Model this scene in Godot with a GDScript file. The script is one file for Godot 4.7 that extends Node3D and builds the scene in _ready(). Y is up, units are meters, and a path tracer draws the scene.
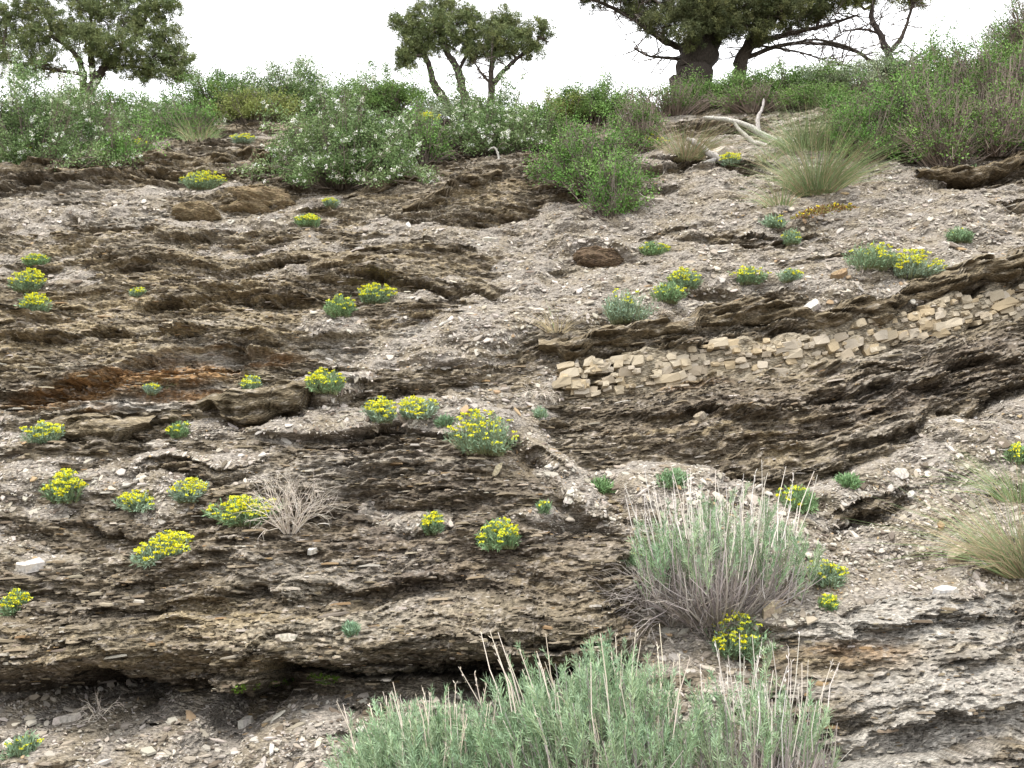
extends Node3D
# A shale bank under an overcast sky: layered rock and scree, small yellow flowers, sagebrush in
# front, shrubs and junipers along the crest. y is up, metres; the camera stands at the origin.

var rng := RandomNumberGenerator.new()
var mats := {}
var used_names := {}

func _ready() -> void:
	rng.seed = 20240611
	# ---- camera, sky, sun, exposure
	var cam := Camera3D.new()
	cam.name = "camera"
	cam.fov = 41.0
	cam.far = 400.0
	cam.near = 0.05
	cam.rotation_degrees = Vector3(12.0, 0, 0)
	add_child(cam)
	cam.current = true
	var env := Environment.new()
	env.background_mode = Environment.BG_SKY
	var sky_mat := ProceduralSkyMaterial.new()
	sky_mat.sky_top_color = Color(0.985, 0.99, 1.0)
	sky_mat.sky_horizon_color = Color(0.98, 0.985, 0.99)
	sky_mat.ground_bottom_color = Color(0.45, 0.43, 0.40)
	sky_mat.ground_horizon_color = Color(0.62, 0.60, 0.57)
	sky_mat.sun_angle_max = 0.0
	sky_mat.sky_energy_multiplier = 1.0
	var sky := Sky.new()
	sky.sky_material = sky_mat
	env.sky = sky
	env.tonemap_mode = Environment.TONE_MAPPER_LINEAR
	env.tonemap_exposure = 2.85
	env.sdfgi_enabled = true
	env.ssao_enabled = true
	env.ssil_enabled = true
	var we := WorldEnvironment.new()
	we.name = "world_environment"
	we.environment = env
	add_child(we)
	var sun := DirectionalLight3D.new()
	sun.name = "sun"
	sun.light_energy = 0.42
	sun.light_angular_distance = 14.0
	sun.light_color = Color(1.0, 0.97, 0.92)
	sun.shadow_enabled = true
	sun.rotation_degrees = Vector3(-62, -38, 0)
	add_child(sun)
	build_materials()
	build_terrain()
	build_scene()

const BLOBS := [
	[0, 1.79, 3.17, 1.54, 0.82, 5.0, 0.30],
	[0, 2.90, 2.87, 1.46, 0.93, 15.0, 0.34],
	[0, 4.05, 3.49, 0.97, 0.77, 15.0, 0.28],
	[0, 0.96, 2.23, 0.80, 0.44, 5.0, 0.26],
	[0, 0.06, 1.96, 0.77, 0.24, 5.0, 0.16],
	[0, 2.60, 3.65, 1.44, 0.69, 0.0, 0.25],
	[0, 2.05, 4.26, 1.47, 0.56, 0.0, 0.30],
	[0, 0.75, 3.05, 0.48, 0.43, 0.0, 0.15],
	[0, 2.46, 0.70, 0.95, 0.38, 22.0, 0.34],
	[0, 1.88, 0.21, 0.98, 0.52, 12.0, 0.36],
	[0, 2.62, 0.42, 0.53, 0.64, 0.0, 0.30],
	[0, 1.28, 0.21, 0.47, 0.42, 0.0, 0.30],
	[0, 1.05, 0.56, 0.50, 0.30, 0.0, 0.28],
	[0, 2.90, 1.14, 0.66, 0.23, 16.0, 0.26],
	[0, -1.65, -0.61, 1.50, 0.30, 3.0, 0.34],
	[0, -0.76, -0.63, 0.71, 0.27, 0.0, 0.30],
	[0, 0.37, -0.57, 1.16, 0.36, 0.0, 0.25],
	[0, -0.45, 1.11, 0.55, 0.17, -5.0, 0.45],
	[0, -0.26, 1.07, 0.37, 0.12, -10.0, 0.30],
	[0, 0.19, 0.78, 0.41, 0.14, -40.0, 0.27],
	[0, 0.43, 0.53, 0.24, 0.12, -45.0, 0.26],
	[0, -0.79, 0.53, 0.24, 0.11, -35.0, 0.17],
	[0, -0.55, 0.40, 0.24, 0.10, 0.0, 0.19],
	[0, 0.79, 0.69, 0.34, 0.31, -20.0, 0.16],
	[0, -1.25, 1.33, 0.45, 0.14, 10.0, 0.30],
	[0, -1.12, 1.07, 0.55, 0.12, 5.0, 0.35],
	[0, -2.35, 0.15, 0.31, 0.10, -8.0, 0.16],
	[0, -2.80, 0.75, 0.46, 0.31, 0.0, 0.10],
	[0, -1.90, 0.69, 0.69, 0.17, 4.0, 0.08],
	[0, -0.34, 0.45, 0.33, 0.10, 18.0, 0.25],
	[0, 0.18, 0.44, 0.33, 0.08, -5.0, 0.24],
	[0, -1.51, 0.21, 0.63, 0.10, 8.0, 0.10],
	[0, -4.08, 3.51, 1.02, 0.34, 0.0, 0.08],
	[0, -3.07, 3.05, 1.21, 0.33, 0.0, 0.08],
	[0, -3.16, 2.34, 0.88, 0.14, 0.0, 0.10],
	[0, -1.88, 3.35, 0.50, 0.34, 0.0, 0.06],
	[0, -0.69, 2.23, 0.87, 0.29, 0.0, 0.06],
	[0, -0.43, 1.71, 0.61, 0.18, 0.0, 0.14],
	[0, -1.80, 1.05, 0.36, 0.10, 0.0, 0.12],
	[0, -1.03, 2.98, 0.56, 0.43, 0.0, 0.06],
	[0, -1.85, 2.34, 0.51, 0.12, 5.0, 0.10],
	[0, -0.89, 0.21, 0.31, 0.06, 10.0, 0.08],
	[0, -1.79, 0.01, 0.50, 0.05, 10.0, 0.06],
	[0, -1.05, 0.01, 1.92, 0.54, 0.0, -0.30],
	[0, -1.19, -0.32, 1.79, 0.13, 0.0, -0.28],
	[0, 0.04, -0.29, 0.71, 0.13, 0.0, -0.25],
	[0, -0.64, 0.69, 0.97, 0.31, 0.0, -0.22],
	[0, 1.53, 1.07, 1.40, 0.45, 4.0, -0.35],
	[0, 2.83, 1.47, 1.07, 0.38, 12.0, -0.35],
	[0, 0.55, 1.11, 0.43, 0.41, 0.0, -0.20],
	[0, -2.57, 1.86, 1.51, 0.46, 0.0, -0.20],
	[0, -3.61, 4.08, 1.81, 0.22, 0.0, -0.30],
	[0, 1.73, -0.36, 0.79, 0.47, 0.0, -0.50],
	[0, 3.97, 3.66, 0.50, 0.20, 10.0, -0.30],
	[0, 0.72, 2.74, 0.26, 0.19, 0.0, -0.22],
	[0, -0.29, 3.51, 0.68, 0.39, 10.0, -0.20],
	[0, -2.33, 3.54, 0.41, 0.25, 0.0, -0.25],
	[0, -2.81, 3.37, 0.30, 0.16, 0.0, -0.20],
	[0, -1.55, 1.27, 0.44, 0.15, 3.0, -0.25],
	[0, -2.53, 1.03, 0.45, 0.16, 3.0, -0.22],
	[0, 0.25, 0.24, 0.47, 0.28, 0.0, -0.20],
	[0, 0.54, 0.53, 0.25, 0.20, 0.0, -0.20],
	[0, -0.49, 0.85, 0.82, 0.19, 0.0, -0.20],
	[0, -0.07, 0.62, 0.45, 0.38, 0.0, -0.25],
	[0, 1.64, 0.38, 0.32, 0.19, 14.0, -0.30],
	[0, 2.12, 0.55, 0.49, 0.07, 18.0, -0.22],
	[0, 0.45, 3.85, 0.44, 0.36, 0.0, -0.16],
	[0, 1.80, 4.01, 0.89, 0.12, 0.0, -0.34],
	[0, 1.27, 3.66, 0.43, 0.12, 0.0, -0.28],
	[0, 1.84, 2.89, 0.71, 0.10, 0.0, -0.30],
	[0, 0.75, 3.05, 0.56, 0.13, 0.0, -0.20],
	[0, 3.28, 3.23, 0.64, 0.08, 8.0, -0.30],
	[0, 2.49, 2.61, 0.37, 0.07, 10.0, -0.28],
	[0, 1.34, 2.22, 0.43, 0.06, 0.0, -0.22],
	[0, 2.04, 0.87, 0.35, 0.06, 20.0, -0.25],
	[0, 2.57, 0.93, 0.35, 0.05, 20.0, -0.25],
	[0, 2.02, 0.32, 0.32, 0.04, 12.0, -0.22],
	[0, -1.05, 2.58, 0.68, 0.16, 0.0, -0.12],
	[0, -1.75, 2.23, 0.94, 0.16, 0.0, -0.16],
	[0, -3.03, 2.23, 0.72, 0.12, 0.0, -0.10],
	[1, -0.57, 0.16, 1.71, 0.77, 0.0, 0.26],
	[1, -0.07, 0.65, 0.51, 0.46, 0.0, 0.14],
	[1, 1.72, -0.38, 0.88, 0.56, 0.0, 0.30],
	[1, -2.35, 3.59, 0.40, 0.23, 3.0, 0.17],
	[1, -2.82, 3.40, 0.29, 0.15, 0.0, 0.10],
	[1, -0.29, 3.59, 0.60, 0.39, 12.0, 0.14],
	[1, 0.41, 3.85, 0.37, 0.33, 0.0, 0.12],
	[1, 0.72, 2.74, 0.26, 0.19, 4.0, 0.13],
	[1, -1.21, 2.58, 0.68, 0.21, 0.0, 0.10],
	[1, -1.52, 0.75, 0.69, 0.39, 0.0, 0.12],
	[1, 0.54, 0.53, 0.27, 0.20, 0.0, 0.14],
	[1, -0.49, 0.85, 0.82, 0.17, 0.0, 0.10],
	[1, -2.13, -0.17, 0.58, 0.20, 0.0, 0.10],
	[1, -2.78, 1.71, 1.08, 0.36, 0.0, 0.14],
	[1, -1.73, 1.91, 0.83, 0.28, 0.0, 0.10],
	[1, -3.69, 3.01, 0.19, 0.11, 0.0, 0.08],
	[1, -2.63, 1.19, 0.37, 0.12, 0.0, 0.06],
	[1, 1.54, 0.38, 0.32, 0.16, 14.0, 0.10],
	[1, 1.18, 1.15, 0.68, 0.33, 0.0, 0.10],
	[1, -1.46, 3.51, 0.43, 0.18, 0.0, 0.08],
	[1, 1.27, 1.90, 0.41, 0.13, 0.0, 0.04],
	[1, -0.52, 3.01, 0.32, 0.17, 0.0, 0.08],
	[1, -0.85, 3.68, 0.26, 0.12, 0.0, 0.07],
	[1, -1.40, -0.38, 1.16, 0.16, 0.0, -0.34],
	[1, -0.15, -0.31, 0.71, 0.14, 0.0, -0.30],
	[1, 0.42, 0.44, 0.20, 0.37, -40.0, -0.12],
	[1, 0.17, 1.03, 0.24, 0.49, -30.0, -0.10],
	[1, 0.19, 0.78, 0.43, 0.14, -40.0, -0.16],
	[1, -0.79, 0.53, 0.27, 0.11, -35.0, -0.14],
	[1, -0.55, 0.40, 0.26, 0.10, 0.0, -0.12],
	[1, -0.34, 0.45, 0.35, 0.10, 18.0, -0.12],
	[1, 0.18, 0.44, 0.35, 0.09, -5.0, -0.10],
	[1, -1.84, 1.57, 0.08, 0.23, 0.0, -0.12],
	[1, -0.96, -0.32, 0.28, 0.09, 0.0, 0.16],
	[2, -2.73, 1.91, 1.73, 0.65, 0.0, 1.10],
	[2, -3.69, 2.78, 0.93, 0.42, 0.0, 0.40],
	[2, -0.81, 3.35, 1.00, 0.45, 0.0, 0.50],
	[2, -2.12, 2.71, 2.63, 1.25, 0.0, 0.55],
	[2, 1.54, 1.10, 1.22, 0.33, 5.0, 0.20],
	[2, -1.28, -0.17, 0.87, 0.20, 0.0, 0.55],
	[2, -1.36, -0.07, 0.35, 0.07, 0.0, 0.90],
	[2, -2.35, 3.59, 0.40, 0.23, 0.0, 0.70],
	[2, -3.71, 4.08, 1.63, 0.25, 0.0, 0.50],
	[2, -0.20, 3.59, 0.60, 0.35, 0.0, 0.70],
	[2, 0.45, 3.85, 0.35, 0.31, 0.0, 0.70],
	[2, 1.73, 0.95, 0.36, 0.24, 0.0, 0.40],
	[2, 1.14, 0.96, 0.72, 0.24, 0.0, 0.30],
	[2, -1.74, 1.05, 0.55, 0.07, 0.0, 0.80],
	[2, 0.55, 0.56, 0.22, 0.12, 0.0, 0.70],
	[2, 0.09, 0.14, 0.47, 0.10, 0.0, 0.30],
	[2, 1.78, -0.24, 0.76, 0.15, 0.0, 0.90],
	[2, 1.56, -0.24, 0.43, 0.12, 0.0, 0.70],
	[2, 0.31, 1.35, 0.25, 0.17, 0.0, 0.50],
	[2, -0.07, 0.69, 0.34, 0.08, 10.0, 0.40],
	[2, 1.57, 2.96, 0.95, 0.11, 0.0, 0.50],
	[2, -1.39, 0.01, 0.45, 0.14, 0.0, 0.40],
	[2, -2.18, -0.17, 0.44, 0.10, 0.0, 0.40],
	[2, 0.58, 1.45, 0.39, 0.14, 4.0, 1.20],
	[2, 1.13, 1.56, 0.53, 0.16, 4.0, 1.20],
	[2, 1.82, 1.65, 0.53, 0.16, 5.0, 1.20],
	[2, 2.40, 1.78, 0.47, 0.14, 10.0, 1.20],
	[2, 3.16, 2.00, 0.68, 0.15, 12.0, 1.20],
	[2, 0.91, 1.86, 0.76, 0.07, 5.0, 0.60],
	[2, 2.82, 2.15, 0.77, 0.08, 12.0, 0.60],
	[2, -0.66, 1.91, 0.42, 0.19, 0.0, 0.35],
	[2, 0.23, -0.20, 0.39, 0.07, 0.0, 0.50],
	[3, -2.62, 1.37, 0.38, 0.10, 12.0, 1.20],
	[3, -2.95, 1.25, 0.38, 0.08, 2.0, 1.10],
	[3, -2.26, 1.43, 0.45, 0.09, 3.0, 1.20],
	[3, -1.98, 1.48, 0.26, 0.07, 0.0, 1.00],
	[3, -2.14, 1.29, 0.38, 0.07, 0.0, 0.80],
	[3, -1.94, 1.28, 0.23, 0.04, 0.0, 0.70],
	[3, -2.56, 1.17, 0.12, 0.04, 0.0, 0.90],
	[3, -1.60, 1.57, 0.26, 0.05, 8.0, 0.80],
	[3, -0.16, 1.86, 0.12, 0.05, 0.0, 0.70],
	[3, -0.45, 1.60, 0.40, 0.05, 4.0, 0.60],
	[3, -0.89, 1.57, 0.26, 0.05, 0.0, 0.45],
	[3, 0.97, 1.42, 0.64, 0.04, 2.0, 0.50],
	[3, 1.96, 1.67, 0.40, 0.04, 0.0, 0.35],
	[3, 0.72, 2.74, 0.23, 0.17, 0.0, 0.35],
	[3, -2.16, 1.52, 0.26, 0.07, 0.0, 0.50],
	[3, -1.56, 1.07, 0.37, 0.05, 6.0, 0.50],
	[3, 1.53, -0.21, 0.29, 0.06, 0.0, 0.50],
	[4, -2.19, 1.60, 0.46, 0.12, 8.0, 0.80],
	[4, -2.43, 1.24, 0.38, 0.08, 5.0, 0.80],
	[4, -0.51, 1.89, 0.48, 0.09, 3.0, 0.70],
	[4, 2.02, -0.10, 0.92, 0.26, 0.0, 1.00],
	[4, 1.72, -0.38, 0.78, 0.14, 0.0, 1.00],
	[4, 1.85, -0.55, 0.75, 0.30, 0.0, 0.90],
	[4, -2.13, 1.27, 0.38, 0.10, 10.0, 0.80],
	[4, -1.26, 1.71, 0.47, 0.11, 0.0, 0.50],
	[4, -1.77, 1.57, 0.39, 0.07, 0.0, 0.60],
	[4, -1.39, 0.72, 0.69, 0.09, 6.0, 0.30],
	[4, -4.13, 3.59, 0.77, 0.19, 0.0, 0.50],
	[4, -3.14, 3.20, 1.15, 0.18, 0.0, 0.50],
	[4, -1.32, 3.76, 0.35, 0.12, 0.0, 0.50],
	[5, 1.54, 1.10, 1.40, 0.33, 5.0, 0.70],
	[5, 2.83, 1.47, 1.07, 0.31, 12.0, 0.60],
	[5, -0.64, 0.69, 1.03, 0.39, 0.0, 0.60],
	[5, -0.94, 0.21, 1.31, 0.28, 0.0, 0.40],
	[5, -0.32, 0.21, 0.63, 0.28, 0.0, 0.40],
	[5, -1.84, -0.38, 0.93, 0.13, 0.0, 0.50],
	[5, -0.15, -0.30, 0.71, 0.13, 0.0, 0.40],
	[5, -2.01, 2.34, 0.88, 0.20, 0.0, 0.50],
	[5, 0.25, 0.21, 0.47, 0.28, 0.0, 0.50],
]
const LEDGES := [
	[0.30, 0.154, 0.16, 0.309, [0.18, 1.69, 0.33, 1.75, 0.62, 1.83, 1.06, 1.91, 1.48, 2.04, 1.70, 2.08, 2.06, 1.97, 2.50, 2.04, 2.92, 2.23, 3.37, 2.36, 3.89, 2.50, 4.61, 2.76]],
	[0.26, 0.289, 0.10, 0.144, [-5.43, 3.90, -4.90, 3.97, -4.44, 4.17, -3.99, 4.24, -3.59, 4.41, -3.04, 4.32, -2.67, 4.41, -2.26, 4.26]],
	[0.22, 0.115, 0.10, 0.065, [-1.92, 1.19, -1.83, 1.25, -1.68, 1.28, -1.37, 1.31, -1.17, 1.36]],
	[0.18, 0.110, 0.08, 0.063, [-2.87, 1.00, -2.65, 1.03, -2.41, 1.05, -2.18, 1.08]],
	[0.30, 0.101, 0.42, 0.164, [-2.66, -0.24, -2.40, -0.21, -2.11, -0.23, -1.79, -0.20, -1.46, -0.22, -1.21, -0.27, -1.00, -0.17, -0.81, -0.17, -0.52, -0.21, -0.20, -0.17, 0.13, -0.17, 0.42, -0.14, 0.66, -0.11]],
	[0.16, 0.085, 0.08, 0.085, [-3.75, 1.40, -3.36, 1.40, -2.97, 1.40, -2.74, 1.47, -2.53, 1.60, -2.22, 1.69, -1.95, 1.76]],
	[0.14, 0.095, 0.06, 0.076, [-2.95, 2.23, -2.54, 2.32, -2.16, 2.34, -1.71, 2.36, -1.27, 2.31]],
	[0.12, 0.067, 0.05, 0.050, [-1.15, 1.37, -0.86, 1.38, -0.54, 1.39, -0.37, 1.37]],
	[0.12, 0.078, 0.05, 0.058, [-1.35, 2.48, -1.12, 2.56, -0.72, 2.51, -0.33, 2.41, 0.06, 2.34]],
	[0.14, 0.098, 0.06, 0.087, [3.52, 3.62, 3.81, 3.68, 4.23, 3.76, 4.71, 3.82]],
	[0.10, 0.061, 0.05, 0.061, [3.85, 3.17, 4.06, 3.21, 4.39, 3.25]],
	[0.09, 0.064, 0.04, 0.051, [1.23, -0.12, 1.39, -0.07, 1.64, -0.04, 1.89, 0.00, 2.16, 0.00, 2.52, -0.02]],
	[0.07, 0.063, 0.04, 0.038, [1.58, -0.17, 1.83, -0.15, 2.10, -0.13, 2.46, -0.12]],
	[0.13, 0.060, 0.09, 0.060, [1.27, -0.43, 1.49, -0.42, 1.71, -0.40, 1.93, -0.39, 2.15, -0.35, 2.42, -0.32]],
	[0.05, 0.046, 0.04, 0.035, [1.64, -0.56, 1.86, -0.53, 2.08, -0.50, 2.33, -0.48]],
	[0.12, 0.063, 0.05, 0.063, [-1.11, 1.02, -0.81, 1.03, -0.56, 0.99, -0.41, 0.96]],
	[0.10, 0.053, 0.05, 0.045, [-0.10, 0.81, 0.11, 0.87, 0.28, 0.75, 0.36, 0.62]],
	[0.10, 0.058, 0.05, 0.043, [0.38, 0.56, 0.55, 0.59, 0.71, 0.51, 0.74, 0.45]],
	[0.12, 0.102, 0.05, 0.091, [-1.52, 3.59, -1.23, 3.76, -0.86, 3.80]],
	[0.12, 0.101, 0.05, 0.090, [-0.95, 3.35, -0.65, 3.51, -0.39, 3.76, -0.11, 3.90]],
	[0.10, 0.083, 0.05, 0.071, [1.27, 4.25, 1.87, 4.30, 2.20, 4.12, 2.62, 3.96]],
	[0.10, 0.071, 0.06, 0.061, [1.48, 2.90, 1.89, 2.95, 2.27, 2.88]],
	[0.12, 0.072, 0.06, 0.072, [-3.61, 1.82, -3.21, 1.86, -2.81, 1.91, -2.22, 1.86, -1.83, 1.99]],
	[0.12, 0.066, 0.06, 0.066, [0.30, 1.20, 0.69, 1.27, 1.20, 1.24, 1.58, 1.26, 2.05, 1.37, 2.52, 1.46, 2.94, 1.57, 3.51, 1.70]],
	[0.10, 0.062, 0.06, 0.062, [1.09, 0.75, 1.45, 0.80, 1.76, 0.88, 2.17, 1.05, 2.59, 1.21, 3.35, 1.43]],
	[0.12, 0.057, 0.07, 0.057, [1.48, 0.35, 1.66, 0.42, 1.84, 0.49, 2.14, 0.58, 2.30, 0.59]],
	[0.10, 0.070, 0.05, 0.060, [-3.30, 2.65, -2.86, 2.74, -2.36, 2.69, -1.73, 2.78, -1.39, 2.69]],
	[0.10, 0.074, 0.05, 0.064, [-3.94, 3.25, -3.39, 3.19, -2.84, 3.10, -2.22, 3.04]],
	[0.09, 0.045, 0.05, 0.045, [-2.27, 0.75, -1.95, 0.81, -1.53, 0.76, -1.20, 0.85]],
	[0.10, 0.050, 0.05, 0.043, [-2.62, 0.44, -2.32, 0.48, -1.96, 0.43, -1.62, 0.38]],
	[0.10, 0.047, 0.05, 0.040, [-1.58, 0.11, -1.18, 0.14, -0.76, 0.09, -0.37, 0.15, 0.04, 0.11]],
]
const PALE_BAND := [[0.330, 1.436], [0.584, 1.470], [0.857, 1.515], [1.276, 1.596], [1.686, 1.638], [1.960, 1.666], [2.326, 1.766], [2.701, 1.882], [3.079, 1.982], [3.458, 2.075], [3.850, 2.186]]
const FLOWER_PLANTS := [
	[-2.950, 3.845, 0.342, 0.90, "yellow flower clump on the scree just left of the rounded tan boulder"],
	[-1.745, 3.180, 0.241, 0.80, "small yellow flower clump right of the tan boulder, below the white-blossomed shrub"],
	[-1.614, 3.455, 0.133, 0.70, "tiny yellow flower under the white-blossomed shrub, above a slightly larger clump"],
	[-3.790, 2.640, 0.191, 0.70, "small sparse yellow flower, topmost of three stacked at the left edge"],
	[-3.653, 2.318, 0.250, 0.90, "rounded yellow flower clump, middle of three stacked at the left edge"],
	[-3.403, 2.044, 0.200, 0.90, "yellow flower clump, lowest of three stacked at the upper left edge"],
	[-2.810, 2.266, 0.113, 0.70, "tiny lone yellow flower on the dark ledge in the upper left"],
	[-1.245, 2.053, 0.262, 0.20, "blue-green leafy clump with few flowers beside a bright yellow one"],
	[-1.046, 2.219, 0.256, 0.95, "bright yellow flower clump right against a blue-green leafy clump"],
	[-1.164, 1.306, 0.275, 0.80, "yellow flower clump on pale scree just above the long rounded slab"],
	[-1.683, 1.357, 0.142, 0.70, "small yellow flower above the left end of the long rounded slab"],
	[-2.305, 1.336, 0.102, 0.40, "tiny green plant with a yellow tip on the orange-stained beds"],
	[-2.731, 0.929, 0.199, 0.70, "yellow flower clump at the left end of the low brown ledge"],
	[-1.995, 1.001, 0.121, 0.50, "small sparse yellow flower right of the low brown ledge"],
	[-2.469, 0.572, 0.244, 0.90, "broad yellow flower clump alone on pale scree near the left edge"],
	[-2.035, 0.522, 0.208, 0.80, "yellow flower clump, left one of a close pair above the largest clump"],
	[-1.761, 0.565, 0.185, 0.80, "yellow flower clump, right one of a close pair left of the bleached bush"],
	[-1.375, 0.419, 0.278, 0.90, "dense yellow flower clump touching the bleached dead bush"],
	[-1.702, 0.217, 0.284, 0.95, "largest bright yellow dome of flowers on the lower left rock"],
	[-2.412, -0.032, 0.165, 0.90, "yellow flower clump at the left edge above the dark overhang"],
	[-0.766, 1.079, 0.203, 0.90, "left half of the bright yellow flower pair in the middle of the bank"],
	[-0.581, 1.115, 0.254, 0.95, "right half of the bright yellow flower pair in the middle of the bank"],
	[-0.147, 0.850, 0.385, 0.60, "wide leafy flower clump with scattered yellow heads on top of the central rock nose"],
	[0.184, 1.162, 0.108, 0.05, "thin pale green plant below the dry grass at the band's left end"],
	[-0.054, 0.296, 0.257, 0.70, "tall yellow flower clump on the lip of the lower rock mass"],
	[-0.406, 0.374, 0.144, 0.40, "small grey-green flower clump left of the clump on the lower lip"],
	[0.164, 0.483, 0.079, 0.10, "tiny grey plant up right of the clump on the lower lip"],
	[0.796, 1.953, 0.352, 0.10, "round blue-green clump with hardly any flowers above the right ledge"],
	[1.121, 2.146, 0.260, 0.30, "sparse flower clump mixed with dead twigs beside the round blue-green clump"],
	[1.295, 2.330, 0.286, 0.75, "yellow-headed clump up right of the dead twig tangle"],
	[1.125, 2.745, 0.209, 0.30, "small blue-green clump with one yellow head by the brown boulder"],
	[1.777, 2.377, 0.242, 0.60, "low yellow flower clump alone on the middle of the upper scree"],
	[2.053, 2.352, 0.148, 0.50, "tiny yellow flower right of the low clump on the upper scree"],
	[2.650, 2.428, 0.400, 0.20, "large blue-green clump with few flowers, left of a yellow one on the scree"],
	[2.924, 2.358, 0.354, 0.70, "yellow flower clump at the edge of the right ledge"],
	[2.170, 3.048, 0.232, 0.10, "blue-green clump at the left end of the rusty mat plant"],
	[2.224, 2.807, 0.175, 0.50, "small yellow flower on scree just below the rusty mat plant"],
	[2.119, 4.112, 0.269, 0.65, "yellow flower clump right of the grey fallen log"],
	[3.471, 2.746, 0.232, 0.05, "wispy grey plant on the scree under the upper right slabs"],
	[1.038, -0.215, 0.305, 0.45, "large flowering clump in front of the tall woody brush"],
	[1.503, 0.104, 0.191, 0.45, "yellow flower clump on the lower right scree beside the woody brush"],
	[1.465, -0.017, 0.111, 0.30, "small sparse flower on top of the grey layered outcrop"],
	[0.594, 0.195, 0.139, 0.40, "small yellow flower on the left side of the woody brush"],
	[1.530, 0.500, 0.266, 0.25, "blue-green clump with few yellow heads behind the dry stalks"],
	[-4.772, 4.216, 0.337, 0.90, "yellow flower clump under the white-blossomed shrub at the left edge"],
	[-3.949, 4.676, 0.318, 0.80, "yellow flower on the crest left of the bare ground gap"],
	[-2.867, 4.799, 0.235, 0.90, "small yellow flower at the right end of the crest ledge"],
	[-2.021, -0.604, 0.132, 0.12, "blue-green flower clump on the talus in the bottom left corner"],
	[2.794, 0.781, 0.144, 0.25, "small flower at the right edge above the big grass clump"],
	[1.387, 4.533, 0.347, 0.55, "upright yellow-green flower clump beneath the twiggy shrub left of the log"],
	[-0.970, 5.489, 0.355, 0.90, "yellow flowers glimpsed between the shrubs under the twin junipers"],
	[-0.406, 1.068, 0.097, 0.0, "tiny green plant on scree right of the bright yellow pair"],
	[0.502, 0.633, 0.160, 0.0, "dark green tuft on the scree gully right of the central rock nose"],
	[0.897, 0.646, 0.199, 0.0, "green tuft behind the left stalks of the woody brush"],
	[4.028, 3.683, 0.266, 0.0, "round blue-green plant above the upper right slabs"],
	[4.562, 4.307, 0.171, 0.0, "tiny blue-green plant below the big right-hand thicket"],
	[1.818, 0.631, 0.130, 0.0, "small green tuft on the dark beds at right"],
	[-0.718, -0.117, 0.072, 0.0, "small green tuft in a crack of the lower left rock"],
	[-1.554, 3.908, 0.132, 0.0, "tiny grey plant on the knob below the white-blossomed shrub"],
]
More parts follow.
